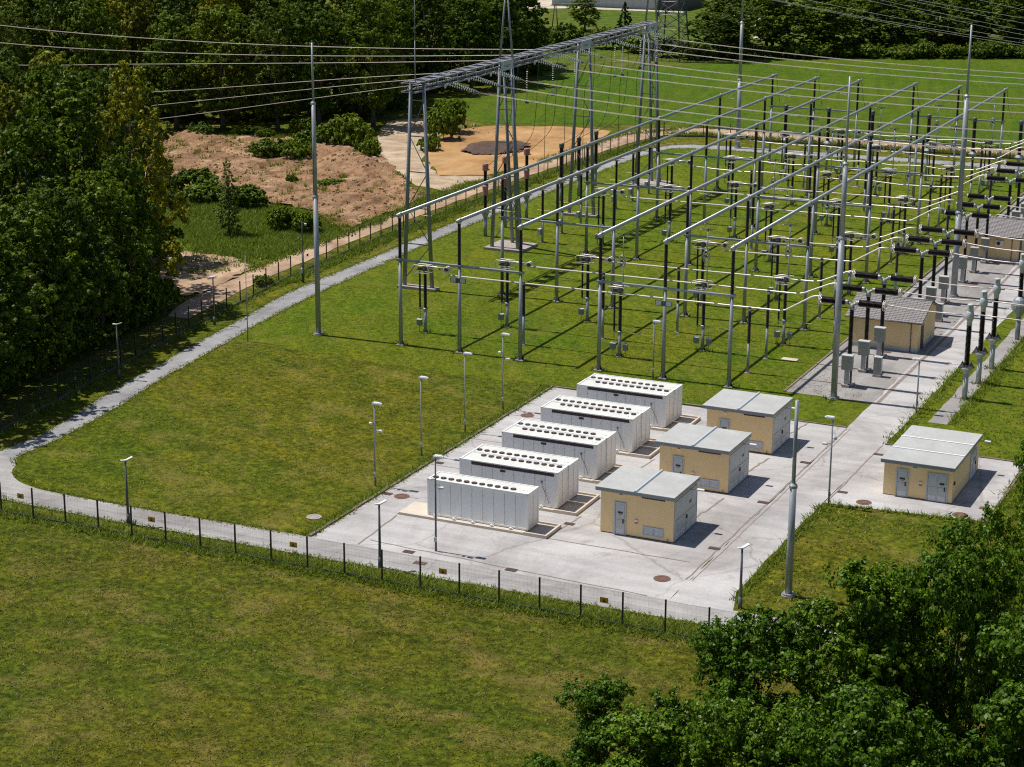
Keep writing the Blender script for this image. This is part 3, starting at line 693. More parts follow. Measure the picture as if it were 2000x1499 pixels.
for sx in (-.68, .68): hang.lathe([(.0, -.08), (.075, -.03), (.075, .03), (.0, .08)], (sx, 0, -.95), 8, 1, 'X', True)
HANGM = hang.mesh('contact_hanger', ['alu', 'fitting'])
clampm = MB(); clampm.lathe([(.13, -.36), (.17, -.3), (.17, -.05), (.12, 0)], (0, 0, 0), 10); clampm.ring((0, 0, 0), .23, .03, 'Y', 12); clampm.ring((0, .18, 0), .23, .03, 'Y', 12); clampm.box(-.16, -.25, -.18, .16, .35, -.08)
CLM = clampm.mesh('tube_clamp', 'fitting')
for i, x in enumerate(XS):
    t = thing('busbar_tube', f'long grey aluminium busbar tube, {tnames[i]} of the six running into the distance', 'busbar', (x, 0, 0), 0, 'six parallel busbar tubes')
    b = MB(); b.bar((0, 44.0, 13.48), (0, 166.6, 13.48), .175, n=12); b.lathe([(.1, -.2), (.175, -.1), (.175, .1)], (0, 44.0, 13.48), 10, 0, 'Y'); b.obj('tube', 'alu_grey', t)
    for y in ROWY: link('tube_clamp', CLM, t, (0, y, 13.48))
    for bb in range(5):
        if bb == 1 and i < 3: continue
        link('contact_hanger', HANGM, t, (0, bayY(bb, i % 3), 13.34))
    d = MB(); d.tube([(0, 166.3, 13.4), (.1, 166.5, 12.2), (.4, 166.2, 10.8), (1.2, 164.8, 9.4)], .035, 5); d.obj('dropper', 'dropper', t)

# disconnectors
def disconnector(kind, label):
    t = thing('pantograph_disconnector', label, 'disconnector', (0, 0, 0), 0, 'disconnectors standing under the busbars')
    p = MB(); p.box(-.3, -.3, 0, .3, .3, .1, 1); p.bar((0, 0, .1), (0, 0, 2.55), .17, .15, 10)
    for a in range(4):
        ca, sa = math.cos(a * math.pi / 2), math.sin(a * math.pi / 2); p.add([(.16 * ca, .16 * sa, .1), (.34 * ca, .34 * sa, .1), (.16 * ca, .16 * sa, .45)], [(0, 1, 2), (2, 1, 0)])
    p.lathe([(.2, 2.4), (.27, 2.5), (.27, 2.66), (.2, 2.7)], n=10); p.box(-.75, -.06, 2.52, .1, .06, 2.62)
    p.obj('post', ['steel', 'base_conc'], t)
    q = MB(); add_insulator(q, (0, 0, 2.7), 3.75, .205); q.obj('insulator', ['porcelain', 'fitting'], t)
    q = MB(); add_insulator(q, (-.62, 0, 2.66), 3.8, .125, n=7); q.bar((-.62, 0, .9), (-.62, 0, 2.6), .025, n=5); q.obj('drive_insulator', ['porcelain', 'fitting'], t)
    bx = MB(); bx.box(-.95, -.2, .75, -.45, .2, 1.35); bx.box(-1.0, -.24, 1.35, -.4, .24, 1.4, 1); bx.bar((-.7, 0, 0), (-.7, 0, .75), .035, n=5); bx.box(-.45, -.04, 1.12, -.15, .04, 1.2, 2); bx.obj('drive_box', ['box', 'cab_light', 'alu'], t)
    if kind == 'up':
        bx = MB(); bx.box(.4, -.2, .75, .85, .2, 1.35); bx.box(.36, -.24, 1.35, .89, .24, 1.4, 1); bx.bar((.62, 0, 0), (.62, 0, .75), .035, n=5); bx.bar((.62, 0, 1.4), (.62, 0, 2.55), .025, n=5); bx.box(.15, -.04, 1.12, .4, .04, 1.2, 2); bx.obj('drive_box', ['box', 'cab_light', 'alu'], t)
        e = MB(); e.bar((.1, -.12, 2.62), (3.6, -.12, 2.55), .035, n=6); e.obj('earthing_rod', 'yellowrod', t)
    h = MB()
    h.lathe([(.1, -.3), (.18, -.28), (.18, .28), (.1, .3)], (0, 0, 6.75), 10, 0, 'Y'); h.lathe([(.1, -.16), (.26, -.14), (.26, -.02), (.1, 0)], (.06, .2, 6.95), 12, 0, 'Y'); h.lathe([(.1, -.16), (.26, -.14), (.26, -.02), (.1, 0)], (.06, -.1, 6.95), 12, 0, 'Y')
    h.box(-.95, -.09, 6.62, .35, .09, 6.74); h.box(-.75, -.16, 6.72, -.5, .16, 6.95); h.lathe([(.07, -.1), (.12, -.08), (.12, .08)], (-.35, 0, 6.88), 8, 0, 'Y'); h.bar((-.6, 0, 6.9), (.1, .05, 7.05), .03, n=5)
    h.obj('mechanism_head', 'steel_dark', t)
    g_ = MB()
    for sy in (-.38, .38):
        zlo, zhi = 6.4, 7.2; x0, x1 = -1.25, .5; c = .14
        if sy > 0: x0 += .18; x1 += .25
        pts = [(x0 + c, sy, zlo), (x1 - c, sy, zlo), (x1, sy, zlo + c), (x1, sy, zhi - c), (x1 - c, sy, zhi), (x0 + c, sy, zhi), (x0, sy, zhi - c), (x0, sy, zlo + c)]
        g_.tube(pts, .05, 5, 0, True)
    g_.bar((-.9, -.38, 6.42), (-.9, .38, 6.42), .03, n=5); g_.bar((.2, -.38, 6.42), (.2, .38, 6.42), .03, n=5)
    g_.obj('guard_frame', 'alu_bright', t)
    a = MB()
    if kind == 'up':
        a.bar((.25, 0, 7.0), (.22, 0, 9.9), .065, n=8); a.bar((.22, 0, 9.9), (.2, 0, 12.35), .05, n=8)
        a.bar((.2, 0, 12.35), (.2, 0, 12.62), .09, n=8, mi=1); a.bar((-.5, 0, 12.5), (.9, 0, 12.5), .035, n=5, mi=1)
        for sy in (-.16, .16): a.ring((.1, sy, 9.75), .3, .045, 'Y', 14, 0, .62)
        a.lathe([(.05, -.12), (.15, -.1), (.15, .1), (.05, .12)], (.1, 0, 9.8), 10, 1, 'Y')
        a.obj('raised_arm', ['alu_grey', 'steel_dark'], t)
    else:
        a.bar((.15, .0, 7.12), (2.35, .0, 7.08), .075, n=8); a.bar((.15, 0, 6.88), (2.35, 0, 6.86), .05, n=8)
        a.lathe([(.07, -.2), (.2, -.18), (.2, .18), (.07, .2)], (2.5, 0, 7.0), 10, 1, 'Y'); a.ring((2.55, -.22, 6.98), .3, .04, 'Y', 12, 0, .3); a.ring((2.55, .22, 6.98), .3, .04, 'Y', 12, 0, .3)
        a.box(2.1, -.1, 6.6, 2.75, .1, 6.66); a.bar((1.6, 0, 6.95), (1.75, 0, 6.95), .085, n=8, mi=1)
        a.obj('folded_arm', ['alu_bright', 'steel_dark'], t)
    return t
PR = {'up': None, 'fold': None}
BAYN = ["nearest", "second", "third", "fourth", "farthest"]
for b_ in range(5):
    for i in range(6):
        if b_ == 1 and i < 3: continue
        kind = 'up' if (i >= 3 and b_ != 1) else 'fold'
        lb = f'{"raised" if kind == "up" else "folded"} arm disconnector under the {tnames[i]} busbar tube in the {BAYN[b_]} bay'
        loc = (XS[i] + (-.1), bayY(b_, i % 3), 0)
        if PR[kind] is None: PR[kind] = disconnector(kind, lb); PR[kind].location = loc
        else: dup(PR[kind], loc, label=lb)
# post insulators with grey lower tube
pm = MB(); pm.box(-.25, -.25, 0, .25, .25, .08, 1); pm.bar((0, 0, .08), (0, 0, 3.1), .15, .13, 9); 
PT = None
def post(x, y, label, h=6.5):
    global PT
    if PT is None:
        PT = thing('post_insulator', label, 'post insulator', (x, y, 0), 0, 'post insulators under the bay conductors')
        pm.obj('post', ['steel', 'base_conc'], PT)
        q = MB(); add_insulator(q, (0, 0, 3.1), 3.25, .19); q.box(-.12, -.1, 6.35, .12, .1, 6.5, 1); q.obj('insulator', ['porcelain', 'fitting'], PT)
        return PT
    return dup(PT, (x, y, 0), label=label, sc=(1, 1, h / 6.5))
ph = ["front", "middle", "back"]
for b_ in range(5):
    for i in range(3):
        y = bayY(b_, i); zc = 6.5 if i == 0 else 6.9
        if b_ != 1: post([-14.9, -8.6, -2.6][i], y, f'black post insulator between the left and right busbars, {ph[i]} one in the {BAYN[b_]} bay', zc - .12)
        post(9.0 if i < 2 else 14.2, y - .1 * (i == 1), f'black post insulator near the breakers, {ph[i]} one in the {BAYN[b_]} bay', zc - .12)
        x0 = XS[i] + (2.6 if b_ != 1 else 0)
        if b_ == 1: x0 = XS[3 + i] + 2.4
        t = thing('bay_conductor', f'bare aluminium pipe crossing under the busbars, {ph[i]} one of the {BAYN[b_]} bay', 'conductor', (0, y, 0), 0, 'aluminium pipes across the bays')
        c = MB(); pts = [(x0, 0, zc - .1), (12.0, 0, zc + .05), (12.6, 0, zc + .2), (15.1, 0, 8.25), (15.5, 0, 8.36), (16.1, 0, 8.36)]
        if b_ in (3, 4):
            pts = [(x0 + k * (12 - x0) / 10, 0, zc - .1 + .12 * math.cos(k * 1.9)) for k in range(11)] + pts[2:]
        c.tube(pts, .085, 7); c.obj('pipe', 'alu_bright', t)
        for xx in ([-14.9, -8.6, -2.6][i], 9.0):
            if xx > x0: k_ = MB(); k_.box(xx - .15, -.09, zc - .16, xx + .15, .09, zc + .1); k_.obj('clamp', 'steel_dark', t)
# circuit breakers
def breaker(label, rings=True):
    t = thing('circuit_breaker', label, 'circuit breaker', (0, 0, 0), 0, 'T shaped black circuit breakers')
    b = MB(); b.box(-.55, -.5, 0, .55, .5, .22); b.obj('footing', 'base_conc', t)
    b = MB()
    for sx in (-.22, .22):
        for sy in (-.18, .18): b.box(sx - .05, sy - .05, .22, sx + .05, sy + .05, 2.75)
    for z in (.5, .9, 1.3, 1.7): b.box(-.2, -.22, z, .2, -.19, z + .04)
    b.box(-.3, -.26, 2.7, .3, .26, 2.85); b.obj('leg_frame', 'steel_dark', t)
    b = MB(); b.box(-.5, -.95, 1.75, .5, -.3, 3.1); b.box(-.56, -1.0, 3.1, .56, -.26, 3.17, 1)
    for z in (2.2, 2.7): b.box(-.44, -.97, z, -.38, -.95, z + .12, 1)
    b.box(-.2, -.8, .3, .2, -.5, 1.75, 2); b.box(-.35, -1.0, 0, .35, -.5, .3, 3); b.obj('cabinet', ['cabinet', 'cab_light', 'steel', 'base_conc'], t)
    q = MB(); add_insulator(q, (0, 0, 2.85), 4.6, .23, n=10); q.obj('support_insulator', ['porcelain', 'fitting'], t)
    h = MB(); h.lathe([(.18, 7.4), (.28, 7.5), (.22, 7.75), (.2, 8.0)], n=10, smooth=True)
    for s in (-1, 1):
        h.bar((0, 0, 7.85), (s * .4, 0, 8.06), .15, .15, 10); h.bar((s * .34, 0, 8.1), (s * .62, 0, 8.1), .22, .22, 10)
    h.obj('t_head', 'steel', t)
    for s in (-1, 1):
        q = MB(); add_insulator(q, (.62 if s > 0 else -2.95, 0, 8.1), 2.33, .35, n=10, joints=0, axis='X'); q.obj('chamber_insulator', ['porcelain', 'fitting'], t)
        if rings:
            q = MB()
            for dx in (0, .16): q.ring((s * (3.0 + dx), 0, 8.1), .48, .035, 'X', 16)
            q.bar((s * 2.95, 0, 8.1), (s * 3.2, 0, 8.1), .14, n=10); q.bar((s * 3.08, -.46, 8.1), (s * 3.08, .46, 8.1), .03, n=5); q.obj('corona_ring', 'alu_bright', t)
        else:
            q = MB(); q.lathe([(.2, -.1), (.26, -.05), (.26, .1), (.1, .16)], (s * 2.98, 0, 8.1), 10, 0, 'X'); q.obj('end_cap', 'cab_light', t)
    return t
bk = None; bk2 = None
for b_ in range(4):
    for i in range(3):
        lb = f'T shaped black circuit breaker, {ph[i]} one of the {BAYN[b_]} bay beside the service road'
        loc = (19.0 + (.4 if b_ == 1 else 0), bayY(b_, i) + (1.3 if b_ == 1 else 0), 0)
        if b_ == 2:
            if bk2 is None: bk2 = breaker(lb, False); bk2.location = loc; bk2.scale = (.86, 1, .98)
            else: dup(bk2, loc, label=lb)
        elif bk is None: bk = breaker(lb); bk.location = loc
        else: dup(bk, loc, label=lb)
for b_, xx in ((0, 20.7), (1, 20.9)):
    t = thing('control_cabinet', f'grey free standing control cabinet behind the {BAYN[b_]} row of circuit breakers', 'cabinet', (xx, bayY(b_, 1) - 1.6, 0), 0, 'free standing control cabinets')
    m = MB(); m.box(-.4, -.35, 0, .4, .35, .25); m.obj('footing', 'base_conc', t)
    m = MB(); m.box(-.36, -.3, .25, .36, .3, 1.95); m.box(-.4, -.34, 1.95, .4, .34, 2.02, 1); m.box(.36, -.26, .35, .375, .26, 1.85, 1); m.obj('body', ['cabinet', 'cab_light'], t)
# current transformers
def ct(label, cone):
    t = thing('current_transformer', label, 'transformer', (0, 0, 0), 0, 'grey topped current transformers')
    p = MB(); p.bar((0, 0, 0), (0, 0, 2.5), .24, .24, 12)
    if not cone: p.lathe([(.24, 2.5), (.38, 2.75), (.55, 3.0), (.55, 3.06)], n=12)
    else: p.lathe([(.24, 2.5), (.5, 2.9), (.85, 3.4), (.85, 3.75), (.6, 4.3), (.34, 4.6)], n=14)
    p.box(.2, -.03, 0, .26, .03, 2.9); p.obj('pedestal', 'cab_light' if not cone else 'steel', t)
    z = 3.1
    if not cone:
        p = MB(); p.box(-.7, -.4, 3.06, .7, .4, 3.14)
        for sx in (-.4, .4): p.add([(sx - .25, -.3, 3.14), (sx + .25, -.3, 3.14), (sx, -.12, 3.65), (sx - .25, .3, 3.14), (sx + .25, .3, 3.14), (sx, .12, 3.65)], [(0, 1, 2), (5, 4, 3), (0, 2, 5, 3), (1, 4, 5, 2)])
        p.obj('base_tank', 'steel_dark', t); z = 3.3
    else: z = 4.6
    q = MB(); add_insulator(q, (0, 0, z), 7.1 - z, .27, n=12, joints=0); q.obj('insulator', ['porcelain', 'fitting'], t)
    h = MB(); h.lathe([(.24, 7.1), (.26, 7.5), (.38, 7.75), (.39, 8.1), (.33, 8.35), (.27, 8.45)], n=14, smooth=True); h.bar((-.75, 0, 8.05), (.75, 0, 8.05), .07, n=6)
    h.lathe([(.29, 8.45), (.29, 9.05), (.24, 9.1)], n=14); h.box(-.03, -.3, 8.7, .03, -.28, 8.95, 1); h.obj('head', ['cab_light', 'black'], t)
    return t
c1 = None; c2 = None
for b_ in range(3):
    for i in range(3):
        lb = f'grey topped black current transformer, {ph[i]} one of the {BAYN[b_]} bay right of the service road'
        loc = (30.0, bayY(b_, i) + .2, 0)
        if b_ == 0:
            if c1 is None: c1 = ct(lb, False); c1.location = loc
            else: dup(c1, loc, label=lb)
        else:
            if c2 is None: c2 = ct(lb, True); c2.location = loc
            else: dup(c2, loc, label=lb)
        for k, (xa, xb, nm) in enumerate(((22.3, 29.3, 'between breaker and transformer'), (30.7, 48, 'running right from the transformer'))):
            y = bayY(b_, i); m = MB(); dy = (1.3 if b_ == 1 else 0) * (k == 0)
            n_ = 10; m.tube([(xa + (xb - xa) * q / n_, dy * (1 - q / n_), 8.22 - .12 * q / n_ - .12 * math.sin(math.pi * q / n_)) for q in range(n_ + 1)], .06, 6)
            o = m.obj('jumper_pipe', 'alu', None, (0, y, 0)); tag(o, f'thin pale pipe {nm}, {ph[i]} one of the {BAYN[b_]} bay', 'conductor', 'jumper pipes right of the breakers')
# gantry-side transformers: red ones and grey ones, far row
def red_ct(label, loc, cols):
    t = thing('voltage_transformer', label, 'transformer', loc, 0, 'tall transformers beside the perimeter road')
    p = MB(); p.bar((0, 0, 0), (0, 0, 2.4), .23, .23, 10); p.lathe([(.23, 2.4), (.5, 3.0), (.5, 3.1)], n=10); p.box(-.65, -.4, 3.1, .65, .4, 3.22); p.lathe([(.5, 3.22), (.45, 3.45)], n=10); p.obj('pedestal', 'steel', t)
    q = MB(); add_insulator(q, (0, 0, 3.4), 1.9, .26, n=10, joints=0); q.obj('insulator', ['porcelain', 'fitting'], t)
    q = MB(); q.lathe([(.3, 5.3), (.36, 5.4), (.36, 6.3), (.42, 6.4), (.42, 6.5), (.28, 6.6)], n=12); q.obj('middle_tank', cols, t)
    q = MB(); add_insulator(q, (0, 0, 6.6), 1.9, .26, n=10, joints=0); q.obj('insulator', ['porcelain', 'fitting'], t)
    q = MB(); q.lathe([(.33, 8.45), (.4, 8.55), (.4, 9.2), (.34, 9.35)], n=12); q.bar((.3, 0, 8.6), (.6, 0, 8.6), .08, n=6); q.obj('cap', cols, t)
    return t
LY = [96.6, 102.7, 108.8, 121.0, 127.1, 133.3]
rc = red_ct('dark transformer with faded red cap and red middle tank, front one of three', (-41.7, LY[0], 0), 'redcap')
dup(rc, (-41.8, LY[1], 0), label='dark transformer with faded red cap and red middle tank, middle one of three')
dup(rc, (-41.9, LY[2] + .8, 0), label='dark transformer with faded red cap and red middle tank, back one of three')
def grey_vt(label, loc, h=8.4, fl=3.2):
    t = thing('capacitor_column', label, 'transformer', loc, 0, 'grey capped dark capacitor columns')
    p = MB(); p.bar((0, 0, 0), (0, 0, fl - .5), .2, .2, 10); p.lathe([(.2, fl - .5), (.55, fl - .1), (.55, fl)], n=10); p.box(-.6, -.4, fl, .6, .4, fl + .1); p.lathe([(.6, fl + .1), (.33, fl + .45)], n=10); p.obj('pedestal', 'steel', t)
    q = MB(); add_insulator(q, (0, 0, fl + .4), h - fl - 1.0, .31, n=12, joints=1); q.obj('insulator', ['porcelain_red', 'steel_dark'], t)
    q = MB(); q.lathe([(.33, h - .62), (.33, h - .1), (.2, h)], n=12); q.obj('cap', 'steel_dark', t)
    return t
gv = None
for k in range(3):
    lb = f'dark grey capped column beside the perimeter road, {ph[k]} of three beyond the red capped ones'
    loc = (-41.9, LY[3 + k], 0)
    if gv is None: gv = grey_vt(lb, loc)
    else: dup(gv, loc, label=lb)
fv = None
for k in range(6):
    lb = f'dark capacitor column near the far ends of the busbars, {ORD[k]} of six from the left'
    loc = (XS[k] + 3.4, 161.0, 0)
    if fv is None: fv = grey_vt(lb, loc, 9.8, 4.4)
    else: dup(fv, loc, label=lb)
def line_sw(label, loc):
    t = thing('line_disconnector', label, 'disconnector', loc, 0, 'line disconnectors below the gantry')
    p = MB(); p.box(-.3, -.3, 0, .3, .3, .1, 1); p.bar((0, 0, .1), (0, 0, 2.9), .15, .15, 9); p.obj('post', ['steel', 'base_conc'], t)
    q = MB(); add_insulator(q, (0, 0, 2.9), 3.7, .2); q.obj('insulator', ['porcelain', 'fitting'], t)
    bx = MB(); bx.box(-.55, -.3, .95, -.2, .3, 1.7); bx.box(-.6, -.34, 1.7, -.15, .34, 1.75, 1); bx.obj('drive_box', ['cab_light', 'lamp_head'], t)
    h = MB(); h.box(-.5, -.12, 6.62, .5, .12, 6.72); h.lathe([(.1, 0), (.35, .05), (.35, .12), (.1, .18)], (-.15, 0, 6.72), 12); h.bar((0, 0, 6.85), (1.1, .1, 7.05), .05, n=6); h.obj('contact_head', 'alu', t)
    e = MB(); e.bar((.1, -.15, 2.75), (-3.4, -.15, 2.85), .035, n=6); e.obj('earthing_rod', 'yellowrod', t)
    return t
ls = None
for k in range(6):
    lb = f'line disconnector below the gantry, {ORD[k]} of six counted from the near end'
    loc = (-33.6, LY[k] - .3, 0)
    if ls is None: ls = line_sw(lb, loc)
    else: dup(ls, loc, label=lb)

# ------------------------------------------------------------------ line gantry
def beam_bars(m, a, b, r): m.bar(a, b, r, n=4, caps=True, smooth=False)
GX = -35.75
GYS = [67.0, 90.0, 114.0, 138.0]
def gantry():
    t = thing('line_gantry', 'tall grey steel gantry with a long lattice beam carrying the overhead lines', 'gantry', (GX, 66, 0))
    o = Vector((GX, 66, 0)); y0, y1 = -1.2, 73.8
    for k, gy in enumerate(GYS):
        y = gy - 66
        for sx in (-1, 1):
            m = MB(); bt = (sx * 1.75 - .1, y, .35); tp = (sx * .78, y, 23.3)
            m.bar(bt, tp, .24, .19, 8)
            if sx < 0:
                for q in range(26): z = 3 + q * .8; f = (z - .35) / 22.95; m.box(bt[0] + (tp[0] - bt[0]) * f - .42, y - .02, z, bt[0] + (tp[0] - bt[0]) * f - .2, y + .02, z + .03)
            m.obj('leg', 'gantry', t)
        br = MB(); zs = [1.2, 5.2, 9.3, 13.4, 17.4, 21.4]
        xa = lambda z: 1.75 + (.78 - 1.75) * (z - .35) / 22.95
        for q, z in enumerate(zs):
            if q: br.box(-xa(z) - .02, y - .06, z - .05, xa(z) - .08, y + .06, z + .05, 1)
            if q < 5:
                z2 = zs[q + 1]; s = 1 if q % 2 else -1
                br.bar((s * xa(z), y, z), (-s * xa(z2), y, z2), .055, n=5)
        br.obj('bracing', ['gantry', 'truss'], t)
        if k in (1, 3):
            for sx in (-1, 1):
                m = MB(); m.bar((sx * .6, y + 3.3, .35), (sx * .45, y + .35, 22.4), .22, .18, 8); m.obj('stay_leg', 'gantry', t)
            br = MB()
            for q in range(5):
                za, zb = 1.5 + q * 4.2, 5.7 + q * 4.2; fy = lambda z: 3.3 + (.35 - 3.3) * (z - .35) / 22.05
                s = 1 if q % 2 else -1; br.bar((-.55 * s, y + fy(za), za), (.55 * s, y + fy(zb), zb), .045, n=5); br.bar((-.6, y + fy(zb), zb), (.6, y + fy(zb), zb), .045, n=5)
            br.obj('bracing', 'gantry', t)
            sp = MB(); 
            for sx in (-1, 1): sp.bar((sx * .85, y, 23.4), (sx * .12, y, 31.3), .15, .1, 7)
            sp.bar((-.5, y, 27.2), (.5, y, 27.2), .05, n=5); sp.bar((0, y, 31.2), (0, y, 33.2), .07, .03, n=6)
            for q in range(9): sp.box(-.98 + q * .08, y - .03, 24 + q * .8, -.78 + q * .08, y + .03, 24.04 + q * .8)
            sp.obj('spire', 'gantry', t)
        fo = MB()
        if k in (1, 3): fo.box(-2.6, y - .8, 0, 2.5, y + 4.1, .35)
        else: fo.box(-2.5, y - .65, 0, 2.3, y + .65, .35)
        fo.obj('footing', 'base_conc', t)
    sp = MB(); sp.bar((0, .5, 23.4), (0, .5, 28), .07, .06, 6); sp.bar((0, .5, 28), (0, .5, 32.4), .05, .02, 6); sp.obj('lightning_rod', 'gantry', t)
    b = MB(); hw, z0, z1 = .8, 22.55, 23.5
    for sx in (-hw, hw):
        for z in (z0, z1): b.box(sx - .08, y0, z - .08, sx + .08, y1, z + .08)
    n = 62; 
    for q in range(n):
        ya = y0 + (y1 - y0) * q / n; yb = y0 + (y1 - y0) * (q + 1) / n
        for sx in (-hw, hw):
            b.bar((sx, ya, z0 if q % 2 else z1), (sx, yb, z1 if q % 2 else z0), .045, n=4, smooth=False)
        b.box(-hw, ya - .06, z1 + .02, hw, ya + .06, z1 + .07); b.box(-hw, ya - .05, z0 - .05, hw, ya + .05, z0)
        if q % 2: b.box(-hw * .95, ya, z1 - .02, hw * .95, yb, z1 + .015)
    b.obj('lattice_beam', 'truss', t)
    for gy in (90.0, 114.0, 138.0):
        y = gy - 66; m = MB(); m.box(hw + .1, y - 3.4, z0 - .12, hw + .16, y + .1, z1 + .1, 0)
        m.box(hw + .16, y - 2.6, z0 + .42, hw + .17, y - .9, z0 + .5, 1); m.box(hw + .16, y - 2.2, z0 + .25, hw + .17, y - 1.2, z0 + .33, 1); m.obj('name_board', ['plate_white', 'steel_dark'], t)
    return t
gantry()
PHY = [72.4, 78.4, 84.2] + LY
# tension insulator sets with conductors
def disc_string(m, a, b, n=12, r=.14):
    a = Vector(a); b = Vector(b)
    m.bar(a, b, .03, n=5, mi=1)
    d = (b - a).normalized(); u = d.orthogonal().normalized(); w = d.cross(u)
    for k in range(n):
        c = a + (b - a) * ((k + .5) / n); vs = []
        for off, rr in ((-.03, .05), (.0, r), (.025, r * .85), (.035, .05)):
            for i in range(8):
                t = math.pi * i / 4; vs.append(c + d * off + (u * math.cos(t) + w * math.sin(t)) * rr)
        fs = [(q * 8 + i, q * 8 + (i + 1) % 8, (q + 1) * 8 + (i + 1) % 8, (q + 1) * 8 + i) for q in range(3) for i in range(8)]
        m.add(vs, fs, 0)
ts = None
for k, y in enumerate(PHY):
    lb = f'double glass disc string on the gantry beam, {ORD[k]} of nine from the near end'
    loc = (GX + 1.0, y, 22.6)
    if ts is None:
        ts = thing('insulator_string', lb, 'insulator string', loc, 0, 'double glass strings on the gantry')
        for sy in (-.45, .45):
            m = MB(); disc_string(m, (.25, sy * 1.6, .1), (3.55, sy * .55, -.62)); m.obj('disc_string', ['glass_ins', 'steel_dark'], ts)
        m = MB(); m.box(3.5, -.35, -.72, 3.75, .35, -.6); m.bar((3.7, 0, -.66), (4.3, 0, -.74), .05, n=5); m.ring((3.5, -.4, -.6), .25, .02, 'Y', 12, 0, .3); m.obj('yoke_plate', 'steel_dark', ts)
        m = MB(); m.lathe([(.26, -.03), (.26, .03)], (.1, -.75, -.1), 10, 0, 'X'); m.obj('counterweight', 'plate_white', ts)
    else: dup(ts, loc, label=lb)
    t = thing('overhead_line', f'pair of overhead conductors sagging right from the gantry, {ORD[k]} of nine from the near end', 'overhead line', (0, y, 0), 0, 'conductors right of the gantry')
    m = MB(); x0, z0 = GX + 5.2, 21.85; x1, z1 = 95.0, 24.5; sag = [3.4, 3.3, 3.2, 2.9, 2.9, 3.0, 2.9, 2.95, 3.1][k]
    for sy in (-.22, .22):
        m.tube([(x0 + (x1 - x0) * q / 40, sy, z0 + (z1 - z0) * q / 40 - 4 * sag * (q / 40) * (1 - q / 40)) for q in range(41)], .028, 4)
    m.obj('conductor', 'wire', t)
    for q in range(2, 40, 4):
        s = MB(); zz = z0 + (z1 - z0) * q / 40 - 4 * sag * (q / 40) * (1 - q / 40); xx = x0 + (x1 - x0) * q / 40
        s.box(xx - .06, -.26, zz - .05, xx + .06, .26, zz + .05); s.obj('spacer', 'thinwire', t)
lefts = [(72.4, [(-36.8, 22.6), (-46.2, 21.0), (-75, 15.9), (-92.6, 13.4), (-115, 11.2), (-150, 9.5)]), (78.4, [(-36.8, 22.6), (-49.6, 21.0), (-79.6, 16.5), (-92, 14.9), (-120, 12.5), (-155, 11)]), (84.2, [(-36.8, 22.6), (-52.9, 20.9), (-83.3, 17.3), (-107.5, 15.6), (-150, 14.5)]),
         (96.6, [(-36.8, 22.6), (-59.8, 21.0), (-95.4, 18.8), (-117.3, 17.5), (-150, 17)]), (102.7, [(-36.8, 22.6), (-63.2, 21.0), (-91.4, 19.9), (-122, 19.7), (-160, 21.5)]), (108.8, [(-36.8, 22.6), (-66.6, 21.3), (-95.5, 20.8), (-126.8, 21.4), (-165, 24)])]
for k, (y, pts) in enumerate(lefts):
    pp = smooth_line(pts, 6); m = MB()
    for sy in (-.2, .2): m.tube([(x, sy, z) for x, z in pp], .028, 4)
    tag(m.obj('overhead_line', 'wire', None, (0, y, 0)), f'pair of overhead conductors left of the gantry, {ORD[k]} of six from the near end', 'overhead line', 'conductors left of the gantry')
# suspension strings and droppers
st = None
for k, (x, y) in enumerate([(-33.2, 90.5), (-33.2, 98.2), (-33.2, 105.0), (-33.2, 118.4), (-32.6, 119.6), (-33.2, 127.6), (-33.2, 133.8)]):
    lb = f'hanging glass disc string below the gantry beam, {ORD[k]} of seven from the near end'
    if st is None:
        st = thing('suspension_string', lb, 'insulator string', (x, y, 22.4), 0, 'hanging glass strings below the gantry')
        m = MB(); disc_string(m, (0, 0, -.2), (0, 0, -3.9), 14, .12); m.obj('disc_string', ['glass_ins', 'steel_dark'], st)
        m = MB(); m.bar((0, 0, 0), (0, 0, -.2), .03, n=5); m.box(-.2, -.1, -4.15, .2, .1, -3.9); m.obj('clamp', 'steel_dark', st)
    else: dup(st, (x, y, 22.4), label=lb)
drops = []
for k in range(3):
    drops.append([(GX - 1.0, PHY[3 + k] - 1, 22.2), (GX - 1.3, PHY[3 + k] - 1, 16), (GX - 2.2, PHY[3 + k] - .6, 12.2), (-41.2, PHY[3 + k], 9.2)])
    drops.append([(GX - 1.0, PHY[6 + k] - 1, 22.2), (GX - 1.3, PHY[6 + k] - 1, 15), (GX - 2.6, PHY[6 + k] - .6, 10.6), (-41.7, PHY[6 + k], 8.3)])
for k in range(6):
    drops.append([(-30.6, LY[k] - .2, 21.6), (-31.6, LY[k] - .1, 19.4), (-33.1, LY[k] - .4, 18.4), (-33.4, LY[k] - .3, 13), (-33.5, LY[k] - .3, 7.0)])
for k, d in enumerate(drops):
    m = MB(); P3 = [Vector(p) for p in d]; out = []
    for i in range(len(P3) - 1):
        p0 = P3[max(0, i - 1)]; p1 = P3[i]; p2 = P3[i + 1]; p3 = P3[min(len(P3) - 1, i + 2)]
        for q in range(5):
            t_ = q / 5; out.append(.5 * ((2 * p1) + (p2 - p0) * t_ + (2 * p0 - 5 * p1 + 4 * p2 - p3) * t_ * t_ + (3 * p1 - p0 - 3 * p2 + p3) * t_ ** 3))
    out.append(P3[-1]); m.tube(out, .035, 5)
    if k < 6: lb = f'dark cable drooping from the gantry to the {["front", "middle", "back"][k // 2]} {"red capped transformer" if k % 2 == 0 else "capacitor column"} by the perimeter road'
    else: lb = f'dark cable hanging straight down to a line disconnector, {ORD[k - 6]} of six from the near end'
    tag(m.obj('dropper_cable', 'dropper'), lb, 'cable', 'dropper cables at the gantry')

